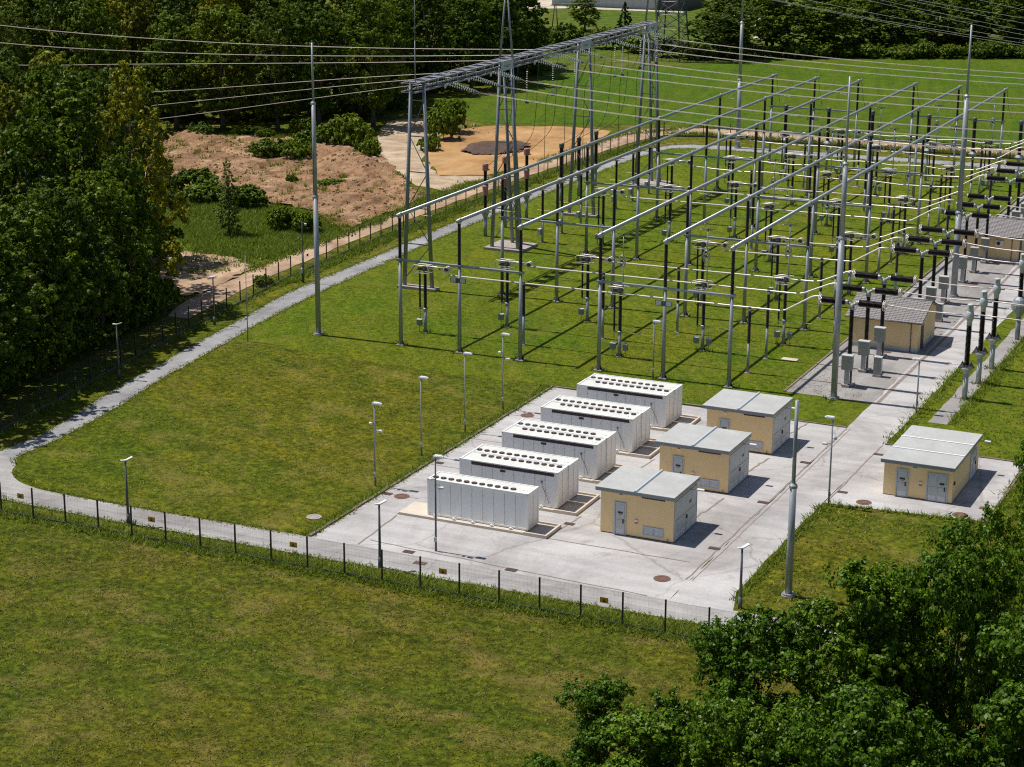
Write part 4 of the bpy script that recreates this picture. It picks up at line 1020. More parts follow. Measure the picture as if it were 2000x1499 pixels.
# ------------------------------------------------------------------ masts and lamps
def mast(label, x, y, segs, top, rs):
    t = thing('lightning_mast', label, 'mast', (x, y, 0), 0, 'grey stepped lightning masts')
    zs = [.15] + segs + [top]
    for k in range(len(zs) - 1):
        m = MB(); m.bar((0, 0, zs[k]), (0, 0, zs[k + 1] + (.1 if k < len(zs) - 2 else 0)), rs[k], rs[k] * (.94 if k < 2 else .7), 14)
        if k: m.lathe([(rs[k - 1] + .05, -.14), (rs[k - 1] + .05, .04), (rs[k] + .02, .2)], (0, 0, zs[k]), 12)
        m.obj('mast_section', 'steel', t)
    m = MB(); m.lathe([(rs[0] + .25, 0), (rs[0] + .25, .12), (rs[0] + .08, .16)], n=14); m.lathe([(rs[0] + .2, .16), (rs[0] + .2, .24)], n=12, mi=1); m.obj('footing', ['base_conc', 'steel'], t)
mast('tall grey lightning mast on the lawn left of the busbars', -35.6, 44.3, [14.5, 24.0], 30.0, [.27, .22, .13])
mast('tall grey lightning mast beside the nearest circuit breakers', 19.05, 45.0, [15.2, 22.0], 29.8, [.3, .24, .13])
mast('tall grey lightning mast beside the far relay house', 19.7, 90.2, [9.6, 22.5], 30.2, [.36, .28, .14])
mast('tall grey lightning mast beyond the far ends of the left busbars', -35.2, 176.4, [11, 20.0], 31.0, [.36, .28, .15])
mast('short grey mast in the grass island by the near right corner of the pad', 29.9, -3.3, [8.1], 14.2, [.25, .14])
def lamp(style, label, x, y, h, rz=0.0, cam_=False):
    t = thing('street_lamp', label, 'street lamp', (x, y, 0), rz, 'lamp posts of the substation')
    if style == 'wing':
        m = MB(); m.bar((0, 0, 0), (0, 0, h), .12, .07, 9); m.bar((0, 0, 0), (0, 0, .9), .15, .14, 9); m.obj('pole', 'pole_dark', t)
        m = MB(); k9 = .72; m.add([(px_ * k9, py_ * k9, h + (pz_ - h) * k9) for px_, py_, pz_ in [(-.1, -.16, h), (.1, -.16, h), (.75, -.2, h + .28), (.75, .2, h + .28), (.1, .16, h), (-.1, .16, h), (-.5, -.16, h + .06), (-.5, .16, h + .06), (-.1, -.16, h + .1), (.1, -.16, h + .12), (.75, -.2, h + .36), (.75, .2, h + .36), (.1, .16, h + .12), (-.1, .16, h + .1), (-.5, -.16, h + .14), (-.5, .16, h + .14)]],
              [(1, 4, 3, 2), (9, 10, 11, 12), (0, 5, 4, 1), (8, 9, 12, 13), (6, 7, 5, 0), (14, 8, 13, 15), (2, 3, 11, 10), (7, 6, 14, 15), (1, 2, 10, 9), (0, 1, 9, 8), (6, 0, 8, 14), (3, 4, 12, 11), (4, 5, 13, 12), (5, 7, 15, 13)])
        m.obj('lamp_head', 'lamp_head', t)
    else:
        m = MB(); m.bar((0, 0, 0), (0, 0, h), .085, .055, 9); m.obj('pole', 'steel' if style == 'grey' else 'pole_dark', t)
        m = MB(); m.box(-.12, -.2, h, .62, .2, h + .12); m.box(-.06, -.16, h + .12, .5, .16, h + .17); m.box(.0, -.17, h - .02, .58, .17, h, 1); m.obj('lamp_head', ['lamp_head', 'plate_white'], t)
        m = MB(); m.box(-.1, -.13, .8, .1, -.04, 1.15); m.obj('access_box', 'cab_light', t)
    if cam_:
        m = MB(); m.bar((0, 0, h * .72), (.5, -.2, h * .72 - .1), .03, n=5); m.box(.35, -.34, h * .72 - .25, .75, -.08, h * .72 - .1, 1); m.bar((0, 0, h * .77), (-.25, -.15, h * .77), .03, n=5); m.lathe([(.02, -.12), (.13, -.06), (.13, .06), (.05, .12)], (-.25, -.18, h * .77), 9, 1); m.obj('camera_bracket', ['pole_dark', 'lamp_head'], t)
lamp('wing', 'dark lamp post with wing shaped head just behind the middle of the front fence', 1.8, -10.9, 4.85, .9)
lamp('dark', 'slim lamp post in front of the single white container', 3.9, -6.2, 7.3, .0, True)
lamp('grey', 'slim lamp post with camera, nearest of four along the left pad edge', -7.2, 4.8, 6.9, 0, True)
lamp('grey', 'slim lamp post, second of four along the left pad edge', -7.5, 13.4, 6.8)
lamp('grey', 'slim lamp post, third of four along the left pad edge', -7.1, 20.9, 7.1)
lamp('grey', 'slim lamp post with camera, farthest of four along the left pad edge', -7.1, 28.6, 7.0, 0, True)
lamp('grey', 'short slim lamp post in the grass behind the farthest white containers', 1.6, 43.8, 5.7)
lamp('grey', 'slim grey lamp post at the corner of the grass island right of the service road', 27.1, 16.0, 7.2, math.pi, True)
lamp('grey', 'slim grey lamp post in the grass strip beside the service road near the breakers', 27.1, 43.8, 5.0, math.pi)
lamp('wing', 'dark lamp post with wing shaped head at the pad corner above the oaks', 27.6, -6.9, 4.4, .9)
lamp('wing', 'dark lamp post with wing shaped head near the left curve of the front road', -19.8, -11.2, 5.1, .9)
lamp('wing', 'dark lamp post with wing shaped head in the shade at the left road edge', -44.4, 21.8, 5.3, .2)
lamp('wing', 'dark lamp post with wing shaped head by the left fence beside the wood', -47.6, 43.2, 5.1, .2)
t = thing('antenna_mast', 'very thin pole with a small sensor at the left edge of the lawn', 'mast', (-40.7, 38.8, 0))
m = MB(); m.bar((0, 0, 0), (0, 0, 9), .06, .03, 7); m.obj('pole', 'steel', t)
m = MB(); m.box(-.25, -.1, 2.3, .05, .1, 2.6); m.box(.05, -.1, 7.9, .3, .05, 8.05); m.obj('sensor_box', 'lamp_head', t)
t = thing('camera_mast', 'thin pole with a dome camera and a white box by the left fence', 'mast', (-49.2, 64.1, 0))
m = MB(); m.bar((0, 0, 0), (0, 0, 3.6), .13, .11, 8); m.bar((0, 0, 3.6), (0, 0, 7.2), .055, .05, 7); m.bar((0, 0, 7.1), (.45, 0, 7.0), .03, n=5); m.obj('pole', 'steel_dark', t)
m = MB(); m.lathe([(.03, -.3), (.13, -.22), (.15, -.05), (.05, 0)], (.45, 0, 7.0), 9); m.obj('dome_camera', 'lamp_head', t)
m = MB(); m.box(-.25, -.2, 1.2, .0, .1, 1.7); m.obj('junction_box', 'lamp_head', t)

# ------------------------------------------------------------------ fences
def fence(label, pts, step, h=2.5, base=.28):
    line = []; acc = 0
    for a, b in zip(pts, pts[1:]):
        Ls = math.dist(a, b); n = max(1, round(Ls / step))
        line += [(a[0] + (b[0] - a[0]) * k / n, a[1] + (b[1] - a[1]) * k / n) for k in range(n)]
    line.append(pts[-1])
    t = thing('wire_fence', label, 'fence', (line[0][0], line[0][1], 0)); ox, oy = line[0]
    pmb = MB(); pmb.box(-.05, -.05, 0, .05, .05, h); pmb.box(-.06, -.06, h, .06, .06, h + .02); pme = pmb.mesh('post', 'fence')
    line_p = line[:100]
    for x, y in line_p: link('post', pme, t, (x - ox, y - oy, 0))
    w = MB(); bb = MB()
    for a, b in zip(line, line[1:]):
        A = Vector((a[0] - ox, a[1] - oy, 0)); B = Vector((b[0] - ox, b[1] - oy, 0)); d = B - A; n = max(1, int(d.length / .3))
        for k in range(1, n):
            p = A + d * k / n; w.bar(p + Vector((0, 0, base)), p + Vector((0, 0, h - .06)), .0024, n=3, caps=False, smooth=False)
        for k in range(10):
            z = base + (h - .06 - base) * k / 9; w.bar(A + Vector((0, 0, z)), B + Vector((0, 0, z)), .0022 if k % 3 else .005, n=3, caps=False, smooth=False)
        nn = Vector((-d.y, d.x, 0)).normalized() * .04
        bb.add([A - nn, B - nn, B + nn, A + nn, A - nn + Vector((0, 0, base)), B - nn + Vector((0, 0, base)), B + nn + Vector((0, 0, base)), A + nn + Vector((0, 0, base))], [(4, 5, 6, 7), (0, 1, 5, 4), (2, 3, 7, 6)])
    w.obj('wire_mesh', 'fence_wire', t); bb.obj('base_board', 'fence_base', t)
    return t
fence('dark wire mesh fence with black posts along the front of the substation', [(-42.2, -13.4), (58, -13.4)], 3.02)
fence('dark wire mesh fence with black posts along the left side between road and wood', fence_left, 3.2)
fence('dark wire mesh fence along the far end of the substation before the sandy track', [(-50.0, 182.1), (-44, 184.6), (-30, 185.2), (20, 186), (90, 187.5)], 4.6)
def plate(label, loc, rz, front, sc=1.0):
    t = MB(); t.box(-.3 * sc, -.012, -.2 * sc, .3 * sc, .012, .2 * sc, 0)
    if front:
        t.box(-.26, -.016, -.17, .26, -.012, .17, 0)
        t.add([(-.13, -.02, -.12), (.13, -.02, -.12), (0, -.02, .13)], [(0, 1, 2)], 1)
        t.add([(-.015, -.024, .07), (.035, -.024, .0), (.0, -.024, .0), (.02, -.024, -.08), (-.035, -.024, .015), (.0, -.024, .015)], [(0, 1, 2), (2, 3, 5), (5, 3, 4), (0, 2, 5)], 0)
    o = t.obj('warning_sign', ['sign_orange' if front else 'sign_back', 'black'], None, loc); o.rotation_euler = (0, 0, rz)
    return tag(o, label, 'sign', 'warning plates on the fences')
for k, x in enumerate([-28.08, -16.04, -3.84, 8.17, 20.24]):
    plate(f'small yellow warning plate on the front fence, {ORD[k]} of five from the left', (x, -13.46, 1.74), 0, True)
for k, (px, py) in enumerate([(504, 503), (604, 503), (703, 464), (877, 368), (956, 348)]):
    x, y = [(-51.0, 57), (-52.2, 70), (-52.95, 82.0), (-53.33, 107), (-53.33, 117)][k]
    plate(f'small dark backed plate on the left fence, {ORD[k]} of five from the near end', (x + .1, y, 1.8), math.pi / 2, False, .7)

# ------------------------------------------------------------------ manholes and drains
def lid(name, label, x, y, rad=None, w=.9, d=.6, z=.062, mat='rust'):
    m = MB()
    if rad: m.lathe([(rad, 0), (rad, .012), (rad - .05, .016), (rad - .05, .01)], n=22); m.ring((0, 0, .014), rad * .6, .02, n=18)
    else:
        m.box(-w / 2, -d / 2, 0, w / 2, d / 2, .012)
        for k in range(6): m.box(-w / 2 + .06 + k * (w - .1) / 6, -d / 2 + .06, .012, -w / 2 + .1 + k * (w - .1) / 6, d / 2 - .06, .022)
    return tag(m.obj(name, mat, None, (x, y, z)), label, 'manhole cover' if rad else 'drain cover')
lid('manhole_cover', 'round rusty manhole cover left of the single white container', -4.06, 3.42, .62)
lid('manhole_cover', 'round rusty manhole cover near the pad front, before the nearest kiosk', 20.86, -4.15, .62)
lid('manhole_cover', 'round rusty manhole cover at the left front of the low kiosk right of the road', 29.39, 17.96, .62)
lid('manhole_cover', 'round rusty manhole cover near the right front corner of the low kiosk apron', 36.92, 18.35, .62)
lid('manhole_cover', 'round rusty manhole cover left of the third pair of containers', -4.25, 27.71, .62)
lid('manhole_cover', 'grey round cover in the lawn left of the near pad corner', -7.9, -3.72, .6, z=.05, mat='base_conc')
for lb, x, y, w, d in [('dark drain grate beside the round manhole cover left of the containers', -5.4, 3.45, .8, .55), ('dark drain grate at the front left of the pad near the slim lamp post', 2.2, -7.25, .85, .55), ('dark drain grate at the middle of the pad front edge', 10.5, -7.25, .85, .55), ('dark drain grate between the single container and the nearest kiosk', 10.44, 3.35, .8, .5),
                       ('dark drain grate by the road at the nearest kiosk', 22.18, 3.17, .85, .5), ('dark drain grate by the road at the middle kiosk', 22.22, 14.5, .85, .5), ('dark drain grate by the road at the farthest kiosk', 22.28, 25.6, .85, .5), ('dark drain grate at the far left corner of the low kiosk apron', 27.2, 30.4, .8, .5), ('dark drain grate at the near left corner of the low kiosk apron', 27.2, 19.6, .8, .5), ('brown drain cover at the right edge of the low kiosk apron', 38.3, 20.7, .8, .6), ('brown flat cover on the front road behind the fence', 4.0, -8.9, .95, .55), ('dark drain grate left of the second pair of containers', -5.2, 12.2, .7, .5), ('brown flat cover in front of the near relay house', 19.0, 63.4, 1.2, .6)]:
    lid('drain_cover', lb, x, y, None, w, d, .066, 'rust' if 'brown' in lb else 'drain')
lid('drain_cover', 'pale flat cover in the switchyard grass left of the breaker pad', 11.2, 56.5, None, 1.6, .9, .05, 'plinth')
#@@VEG
# ------------------------------------------------------------------ vegetation
def quads_mesh(name, V, mats, smooth=False):
    """V: (N,k,3) array of polygon corners"""
    N, k = V.shape[0], V.shape[1]
    me = bpy.data.meshes.new(name); me.vertices.add(N * k); me.loops.add(N * k); me.polygons.add(N)
    me.vertices.foreach_set("co", V.reshape(-1).astype(np.float32)); me.loops.foreach_set("vertex_index", np.arange(N * k, dtype=np.int32))
    me.polygons.foreach_set("loop_start", np.arange(0, N * k, k, dtype=np.int32)); me.polygons.foreach_set("loop_total", np.full(N, k, dtype=np.int32))
    for m in mats: me.materials.append(MT[m])
    me.update(calc_edges=True); return me
def leaves(rng, C, Nn, size, asp=.62):
    N = len(C); Nn = Nn / np.linalg.norm(Nn, axis=1, keepdims=True)
    r = rng.normal(size=(N, 3)); u = np.cross(Nn, r); u /= np.linalg.norm(u, axis=1, keepdims=True) + 1e-9; v = np.cross(Nn, u)
    s = (size * rng.uniform(.6, 1.3, N))[:, None]
    b = Nn * s * .18
    return np.stack([C + u * s, C + v * s * asp + b, C - u * s * .9, C - v * s * asp + b], axis=1)
def crown_points(rng, lobes, n, fill=.25):
    """leaf positions and outward directions spread over clumps"""
    w = np.array([l[3] ** 2 for l in lobes]); w /= w.sum()
    cnt = rng.multinomial(n, w); P = []; D = []
    for (x, y, z, r, sq), c in zip(lobes, cnt):
        d = rng.normal(size=(c, 3)); d[:, 2] += .25; d /= np.linalg.norm(d, axis=1, keepdims=True)
        # twig clusters inside the clump make ragged surfaces
        k = max(4, c // 34); tw = rng.normal(size=(k, 3)); tw[:, 2] += .3; tw /= np.linalg.norm(tw, axis=1, keepdims=True)
        ti = rng.integers(0, k, c); tr = (.6 + .62 * rng.random(k) ** 1.3)[ti]
        q = tw[ti] * tr[:, None] + d * .2 * rng.random(c)[:, None] ** .4
        inner = rng.random(c) < fill; q[inner] *= rng.uniform(.3, .9, inner.sum())[:, None]
        p = q * r; p[:, 2] *= sq
        P.append(p + np.array([x, y, z])); D.append(q * .8 + d * .6 + np.array([0, 0, .35]))
    return np.concatenate(P), np.concatenate(D)
def make_tree(seed, h, r, n, leaf, size, kind='broad', bare=.05):
    rng = np.random.default_rng(seed); lob = []
    if kind == 'broad':
        zc = h * (1 + bare) / 2; rz = h * (1 - bare) / 2; K = 46
        for k in range(K):
            f = (k + .5) / K; zz = 1 - 1.95 * f; a = k * 2.39996 + rng.uniform(-.4, .4); s = math.sqrt(max(0, 1 - zz * zz))
            rr = rng.uniform(.55, .92) if k % 5 else rng.uniform(.1, .45)
            wob = 1 + .28 * math.sin(a * 2 + seed) * s
            lob.append((r * s * rr * wob * math.cos(a), r * s * rr * wob * math.sin(a), zc + rz * zz * rng.uniform(.72, .98), r * rng.uniform(.2, .36), rng.uniform(.6, .85)))
    elif kind == 'tall':
        for k in range(44):
            z = h * (bare + (1 - bare) * ((k + .5) / 44) ** .9); f = (z / h - bare) / (1 - bare); w = r * (.55 + .75 * math.sin(math.pi * min(1, f * .9 + .12))) * (1 - .55 * f ** 3)
            a = k * 2.39996 + rng.uniform(-.5, .5); q = rng.uniform(.35, .85)
            lob.append((w * q * math.cos(a), w * q * math.sin(a), z - .04 * h, r * rng.uniform(.24, .42) * (1.0 - .35 * f), rng.uniform(.8, 1.15)))
    elif kind == 'young':
        for k in range(64):
            f = (k + .5) / 64; z = h * (.1 + .88 * f); w = r * (1 - f) ** .7 * (.5 + .5 * min(1, f * 5)); a = k * 2.4
            lob.append((w * .62 * math.cos(a), w * .62 * math.sin(a), z, r * rng.uniform(.2, .32) * (1.1 - .75 * f), 1.1))
    elif kind == 'conifer':
        for k in range(60):
            f = (k + .5) / 60; z = h * (.1 + .88 * f); w = r * (1 - f) ** .9 * (1 if k % 2 else .6); a = k * 2.4
            lob.append((w * .75 * math.cos(a), w * .75 * math.sin(a), z, max(.25, r * .28 * (1.1 - f)), .5))
    elif kind == 'bush':
        for k in range(22):
            a = k * 2.4; q = math.sqrt((k + .5) / 22) * .72
            lob.append((r * q * math.cos(a), r * q * math.sin(a), h * (.62 - .32 * q * q) * rng.uniform(.75, 1.12), r * rng.uniform(.24, .4), .9 * h / r if h < r else 1.0))
    P, D = crown_points(rng, lob, n); P[:, 2] = np.maximum(P[:, 2], .06)
    cm = quads_mesh('crown', leaves(rng, P, D + rng.normal(size=P.shape) * .55, size), [leaf])
    t = MB(); rnd = random.Random(seed); top = h * (.72 if kind != 'bush' else .5); tr = max(.05, h * .017 if kind != 'bush' else .06)
    pts = []; 
    for k in range(7): f = k / 6; pts.append((math.sin(f * 3 + seed) * .02 * h * f, math.cos(f * 2.3 + seed) * .02 * h * f, top * f))
    t.tube(pts, [tr * 1.5] + [tr * (1 - .8 * k / 6) for k in range(1, 7)], 8)
    for (x, y, z, rr, sq) in lob[::2]:
        zb = min(z * .8, top * .95) * (.75 if kind != 'conifer' else 1.0); f = zb / top; b0 = Vector((math.sin(f * 3 + seed) * .02 * h * f, math.cos(f * 2.3 + seed) * .02 * h * f, zb)); e = Vector((x, y, z))
        mid = (b0 + e) / 2 + Vector((rnd.uniform(-.2, .2), rnd.uniform(-.2, .2), -.04 * h * .5)); q = tr * (1 - .75 * f) * .5
        t.tube([b0, mid, e], [q, q * .6, q * .2], 5)
    return (cm, t.mesh('trunk', 'bark'))
VAR = {
 'broad': [make_tree(11, 20, 5.6, 26000, 'leaf', .2), make_tree(12, 22, 6.2, 28000, 'leaf_dark', .2), make_tree(13, 18, 5.2, 25000, 'leaf', .19)],
 'tall': [make_tree(21, 25, 4.6, 28000, 'leaf_dark', .2, 'tall', .02), make_tree(22, 24, 4.2, 26000, 'leaf', .2, 'tall', .03)],
 'olive': [make_tree(31, 25, 5.2, 30000, 'leaf_olive', .2, 'tall', .03), make_tree(32, 20, 5.2, 27000, 'leaf_olive', .2)],
 'oak': [make_tree(41, 15, 5.0, 60000, 'leaf_oak', .117, 'broad', .08), make_tree(42, 16, 4.6, 60000, 'leaf_oak', .117, 'broad', .08), make_tree(43, 14, 5.2, 60000, 'leaf_oak', .117, 'broad', .08)],
 'young': [make_tree(51, 10, 2.3, 6500, 'leaf_young', .12, 'young')],
 'conifer': [make_tree(61, 11, 4.2, 9000, 'leaf_conifer', .25, 'conifer')],
 'bush': [make_tree(71, 2.6, 2.6, 9500, 'leaf_bush', .16, 'bush'), make_tree(72, 3.4, 2.6, 10000, 'leaf', .16, 'bush'), make_tree(73, 2.2, 2.8, 9500, 'leaf_bush', .15, 'bush')],
}
BASEH = {'broad': [20, 22, 18], 'tall': [25, 24], 'olive': [25, 20], 'oak': [15, 16, 14], 'young': [10], 'conifer': [11], 'bush': [2.6, 3.4, 2.2]}
BASER = {'broad': [5.6, 6.2, 5.2], 'tall': [4.6, 4.2], 'olive': [5.2, 5.2], 'oak': [5, 4.6, 5.2], 'young': [2.3], 'conifer': [4.2], 'bush': [2.6, 2.6, 2.8]}
rt_ = random.Random(99)
def plant(name, kind, v, x, y, h, r, label, cat, group=None):
    cm, tm = VAR[kind][v]; hs = h / BASEH[kind][v]; rs = r / BASER[kind][v]
    t = thing(name, label, cat, (x, y, -.05), rt_.uniform(0, 6.28), group); t.scale = (rs, rs, hs)
    link('crown', cm, t); link('trunk', tm, t); return t
def rows(spec, template, group, name='broadleaf_tree'):
    """spec: (x, y, h, r, kind, v); ordinals run from left to right as seen in the photo"""
    spec = sorted(spec, key=lambda s: pix((s[0], s[1], s[2] * .5))[0])
    for k, (x, y, h, r, kind, v) in enumerate(spec): plant(name, kind, v, x, y, h, r, template.format(n=ORD[k], c={'broad': 'dark green', 'tall': 'tall dark green', 'olive': 'olive green'}[kind]), 'tree', group)
# left wood beside the fence
rows([(-59.6, 46.5, 27.5, 4.6, 'olive', 0), (-56.2, 40.5, 19, 4.0, 'broad', 2), (-54.8, 33.5, 18, 4.9, 'broad', 0), (-53.6, 26, 18.5, 5.2, 'broad', 1), (-51.6, 18.5, 18, 5.4, 'broad', 2), (-50.0, 10.5, 17, 5.4, 'broad', 0), (-49.0, 2.5, 16, 5.4, 'broad', 1)],
     '{c} tree, {n} from the left in the front row along the left fence', 'front row of the left wood')
rows([(-66.5, 53, 25, 4.6, 'broad', 1), (-65, 44, 26, 5.2, 'tall', 1), (-64, 35, 23, 5.2, 'broad', 0), (-63, 26, 21, 5.2, 'tall', 0), (-62, 17, 18, 5.2, 'broad', 1), (-60, 8, 17, 5.2, 'broad', 2), (-72, 66, 22, 4.2, 'tall', 0)],
     '{c} tree, {n} from the left in the second row behind the left fence', 'second row of the left wood')
rows([(-75, 60, 25, 5.6, 'broad', 1), (-73, 51, 26, 5.4, 'broad', 0), (-72, 41, 25, 5.4, 'olive', 0), (-72, 31, 22, 5.4, 'broad', 2), (-71, 21, 20, 5.4, 'tall', 1), (-86, 66, 25, 5.6, 'olive', 1), (-84, 55, 26, 5.6, 'broad', 1), (-83, 44, 24, 5.6, 'tall', 0), (-81, 34, 22, 5.6, 'broad', 0), (-97, 70, 25, 5.8, 'broad', 1), (-95, 58, 25, 5.8, 'olive', 0), (-94, 47, 24, 5.8, 'broad', 2)],
     '{c} tree, {n} from the left deep inside the left wood', 'trees deep in the left wood')
# wood behind the sandy clearing
frontl = [(-150, 120), (-141, 130), (-132, 139), (-124, 149), (-117, 153.5), (-110, 157), (-103.5, 161), (-97.5, 167.5), (-101, 178), (-105, 187), (-107, 197), (-106, 207), (-101, 215), (-100, 226), (-101, 237), (-106, 248)]
def jrow(line, dx, dy, h, kinds, seed, hj=2.5, r=5.6):
    q = random.Random(seed); out = []
    for x, y in line:
        k = q.choice(kinds); hh = h + q.uniform(-hj, hj)
        out.append((x + dx + q.uniform(-1.5, 1.5), y + dy + q.uniform(-1.5, 1.5), hh, r * q.uniform(.9, 1.12), k, q.randrange(len(VAR[k]))))
    return out
rows(jrow(frontl, -2, 3, 21, ['broad', 'broad', 'tall', 'broad'], 5), '{c} tree, {n} from the left in the front row behind the sandy clearing', 'front row behind the clearing')
rows(jrow(frontl, -9, 12, 23, ['broad', 'olive', 'tall'], 6), '{c} tree, {n} from the left in the second row behind the sandy clearing', 'second row behind the clearing')
rows(jrow(frontl[:15], -18, 24, 25, ['broad', 'olive', 'broad'], 8), '{c} tree, {n} from the left in the third row behind the sandy clearing', 'third row behind the clearing')
rows(jrow([(-172, 118), (-166, 130), (-158, 142), (-150, 152), (-142, 163), (-185, 132), (-178, 146), (-170, 160), (-162, 172), (-196, 150), (-188, 164), (-180, 178), (-205, 170), (-198, 186)], 0, 0, 25, ['broad', 'olive', 'tall'], 33), '{c} tree, {n} from the left in the upper left part of the wood', 'trees in the upper left part of the wood')
rows(jrow([(-130, 178), (-124, 190), (-122, 204), (-120, 220), (-118, 236), (-152, 176), (-150, 205), (-158, 222), (-160, 245), (-172, 195), (-176, 220), (-180, 245), (-185, 205)], 0, 0, 25, ['broad', 'olive', 'broad', 'tall'], 34), '{c} tree, {n} from the left in the upper middle part of the wood', 'trees in the upper middle part of the wood')
rows(jrow([(-163, 178), (-152, 188), (-142, 200), (-140, 215), (-138, 232), (-140, 250), (-145, 268), (-152, 288)], 0, 0, 24, ['broad', 'olive', 'tall'], 12), '{c} tree, {n} from the left atop the wood behind the clearing', 'trees at the top of the wood behind the clearing')
# wood beyond the far field
fr2 = [(-80, 290), (-71, 297), (-61, 304), (-52, 312), (-43, 318), (-33, 322), (-23, 327), (-14, 331), (-4, 334), (6, 338), (16, 341), (27, 344), (38, 348)]
rows(jrow(fr2, 0, 5, 16, ['broad', 'tall', 'broad', 'broad', 'olive'], 15, 3, 6.4), '{c} tree, {n} from the left in the front row beyond the far field', 'front row beyond the far field')
rows(jrow([(x + 4.6, y + 1.7) for x, y in fr2], 0, 0, 11, ['broad', 'broad', 'tall'], 25, 2, 6.4), '{c} tree, {n} from the left in the low far field row', 'lower trees at the far field edge')
rows(jrow(fr2, -2, 15, 19, ['broad', 'tall', 'broad'], 16, 3, 6.0), '{c} tree, {n} from the left in the second row beyond the far field', 'second row beyond the far field')
rows(jrow(fr2[2:], -4, 28, 22, ['broad', 'olive', 'broad'], 17, 3, 6.2), '{c} tree, {n} from the left in the third row beyond the far field', 'third row beyond the far field')
# oaks in the foreground
oaks = [(38.4, -38.0, 13.6, 4.3, 0, 'bright oak nearest to the front fence, in front of the wing shaped lamp'), (43.8, -38.5, 16.9, 4.2, 1, 'tall oak standing right of the near corner of the pad'), (48.2, -35.0, 18.2, 4.5, 2, 'tallest oak at the right edge of the photo below the low kiosk'),
        (33.2, -45.0, 11.2, 3.2, 1, 'small oak with a pointed top, leftmost of the near oaks'), (48.0, -8.5, 16.2, 3.4, 0, 'oak reaching in at the right edge beside the low kiosk apron'), (47.4, -50, 16.4, 4.6, 0, 'oak at the bottom right in front of the others'),
        (42.0, -49, 14.0, 4.4, 2, 'oak at the bottom of the photo left of the bottom right one'), (37.2, -50.0, 12.3, 3.9, 1, 'oak at the bottom of the photo beside the small pointed one'), (54, -46, 18.4, 4.6, 1, 'oak in the bottom right corner'), (52.5, -28, 18.0, 4.2, 0, 'oak behind the tallest one at the right edge'), (43.4, -31.5, 13.6, 3.6, 2, 'oak behind the tall one at the front fence'), (53.5, -20, 16.5, 4.0, 2, 'oak at the right edge above the grass island'), (40, -58, 10.5, 4.0, 0, 'low oak at the bottom edge of the photo')]
for x, y, h, r, v, lb in oaks: plant('oak_tree', 'oak', v, x, y, h, r, lb, 'tree', 'oaks in the foreground')
plant('young_tree', 'young', 0, -70.9, 82.2, 10.2, 2.5, 'slender young tree alone among weeds beside the sandy clearing', 'tree')
plant('fruit_tree', 'broad', 2, -125.5, 326, 9.5, 4.6, 'single round tree on the far slope in front of the grey hall', 'tree')
plant('conifer_tree', 'conifer', 0, -103.8, 298, 10.5, 4.0, 'dark spreading conifer on the far slope behind the gantry beam', 'tree')
for x, y, h, r, v, lb in [(-118.6, 147.5, 2.4, 2.4, 0, 'bright bush at the left end of the clearing edge'), (-108, 150.8, 1.9, 1.8, 2, 'low bush in the middle of the clearing edge'), (-103.2, 155.0, 3.8, 2.5, 1, 'taller leafy bush at the wood edge behind the clearing'), (-86.6, 141.0, 7.6, 4.4, 1, 'big round bush on the soil heap'), (-82.0, 138.0, 4.2, 2.4, 0, 'small bush at the right foot of the big round bush'),
                         (-81.4, 163.0, 5.6, 3.0, 0, 'bush at the left edge of the straw plot'), (-83.6, 170, 6.5, 3.4, 1, 'tall bush behind the straw plot corner'), (-78.6, 152.5, 2.6, 2.2, 2, 'low bush along the gravel path at the straw plot'), (-91.8, 105.5, 4.0, 3.6, 1, 'dark bush left of the young tree'), (-86.5, 100.5, 3.0, 3.6, 0, 'low bush left of the young tree, nearer one'), (-79.2, 98.8, 3.6, 3.4, 1, 'dark bush right behind the young tree'), (-82.7, 117.2, 1.6, 1.1, 2, 'small grassy bush alone on the bare soil'), (-76.6, 118.2, 1.3, 2.2, 2, 'flat dark bush on a brush heap on the bare soil'),
                         (-67.0, 88.5, 3.6, 2.4, 1, 'dark shrub right of the young tree by the track'), (-63.4, 88.2, 3.2, 2.2, 1, 'dark shrub beside the left mast, near the track'), (-97.2, 134.5, 3.2, 3.4, 0, 'weedy bush at the left of the green mound'), (-92.8, 135.5, 3.6, 3.4, 2, 'weedy bush in the middle of the green mound'), (-92, 141.0, 4.6, 3.6, 0, 'weedy bush behind the green mound'), (-113, 152, 1.8, 2.0, 2, 'low bush between two others at the clearing edge'), (-97.6, 160.5, 3.0, 2.2, 0, 'bush below the wood edge left of the big round bush'),
                         (-52.5, 60.8, 1.4, 1.4, 2, 'low bush at the left fence by the camera pole'), (-119.8, 289, 5.5, 4.6, 1, 'broad bush on the far slope below the round tree, left one'), (-113, 286.5, 6.2, 5.0, 0, 'broad bush on the far slope below the round tree, right one'), (-107, 295, 5.5, 4.2, 1, 'bush left of the dark conifer'), (-98, 291, 4.0, 4.2, 0, 'bush right of the dark conifer'), (-89, 286, 5.0, 4.2, 1, 'bush at the foot of the lattice pylon'), (-130, 300, 4.6, 4.2, 1, 'bush at the left of the far slope')]:
    plant('bush', 'bush', v, x, y, h, r, lb, 'bush', 'bushes')
hb = sorted([(-83 + k * 5.0 + rt_.uniform(-1, 1), 285.5 + k * 3.0 - .02 * k * k + rt_.uniform(-.8, .8), rt_.uniform(2.6, 4.4), rt_.uniform(3.0, 4.2), rt_.randrange(3)) for k in range(14)])
for k, (x, y, h, r, v) in enumerate(hb): plant('bush', 'bush', v, x, y, h, r, f'hedge bush at the far edge of the big field, {ORD[k]} from the left', 'bush', 'hedge bushes beyond the far field')
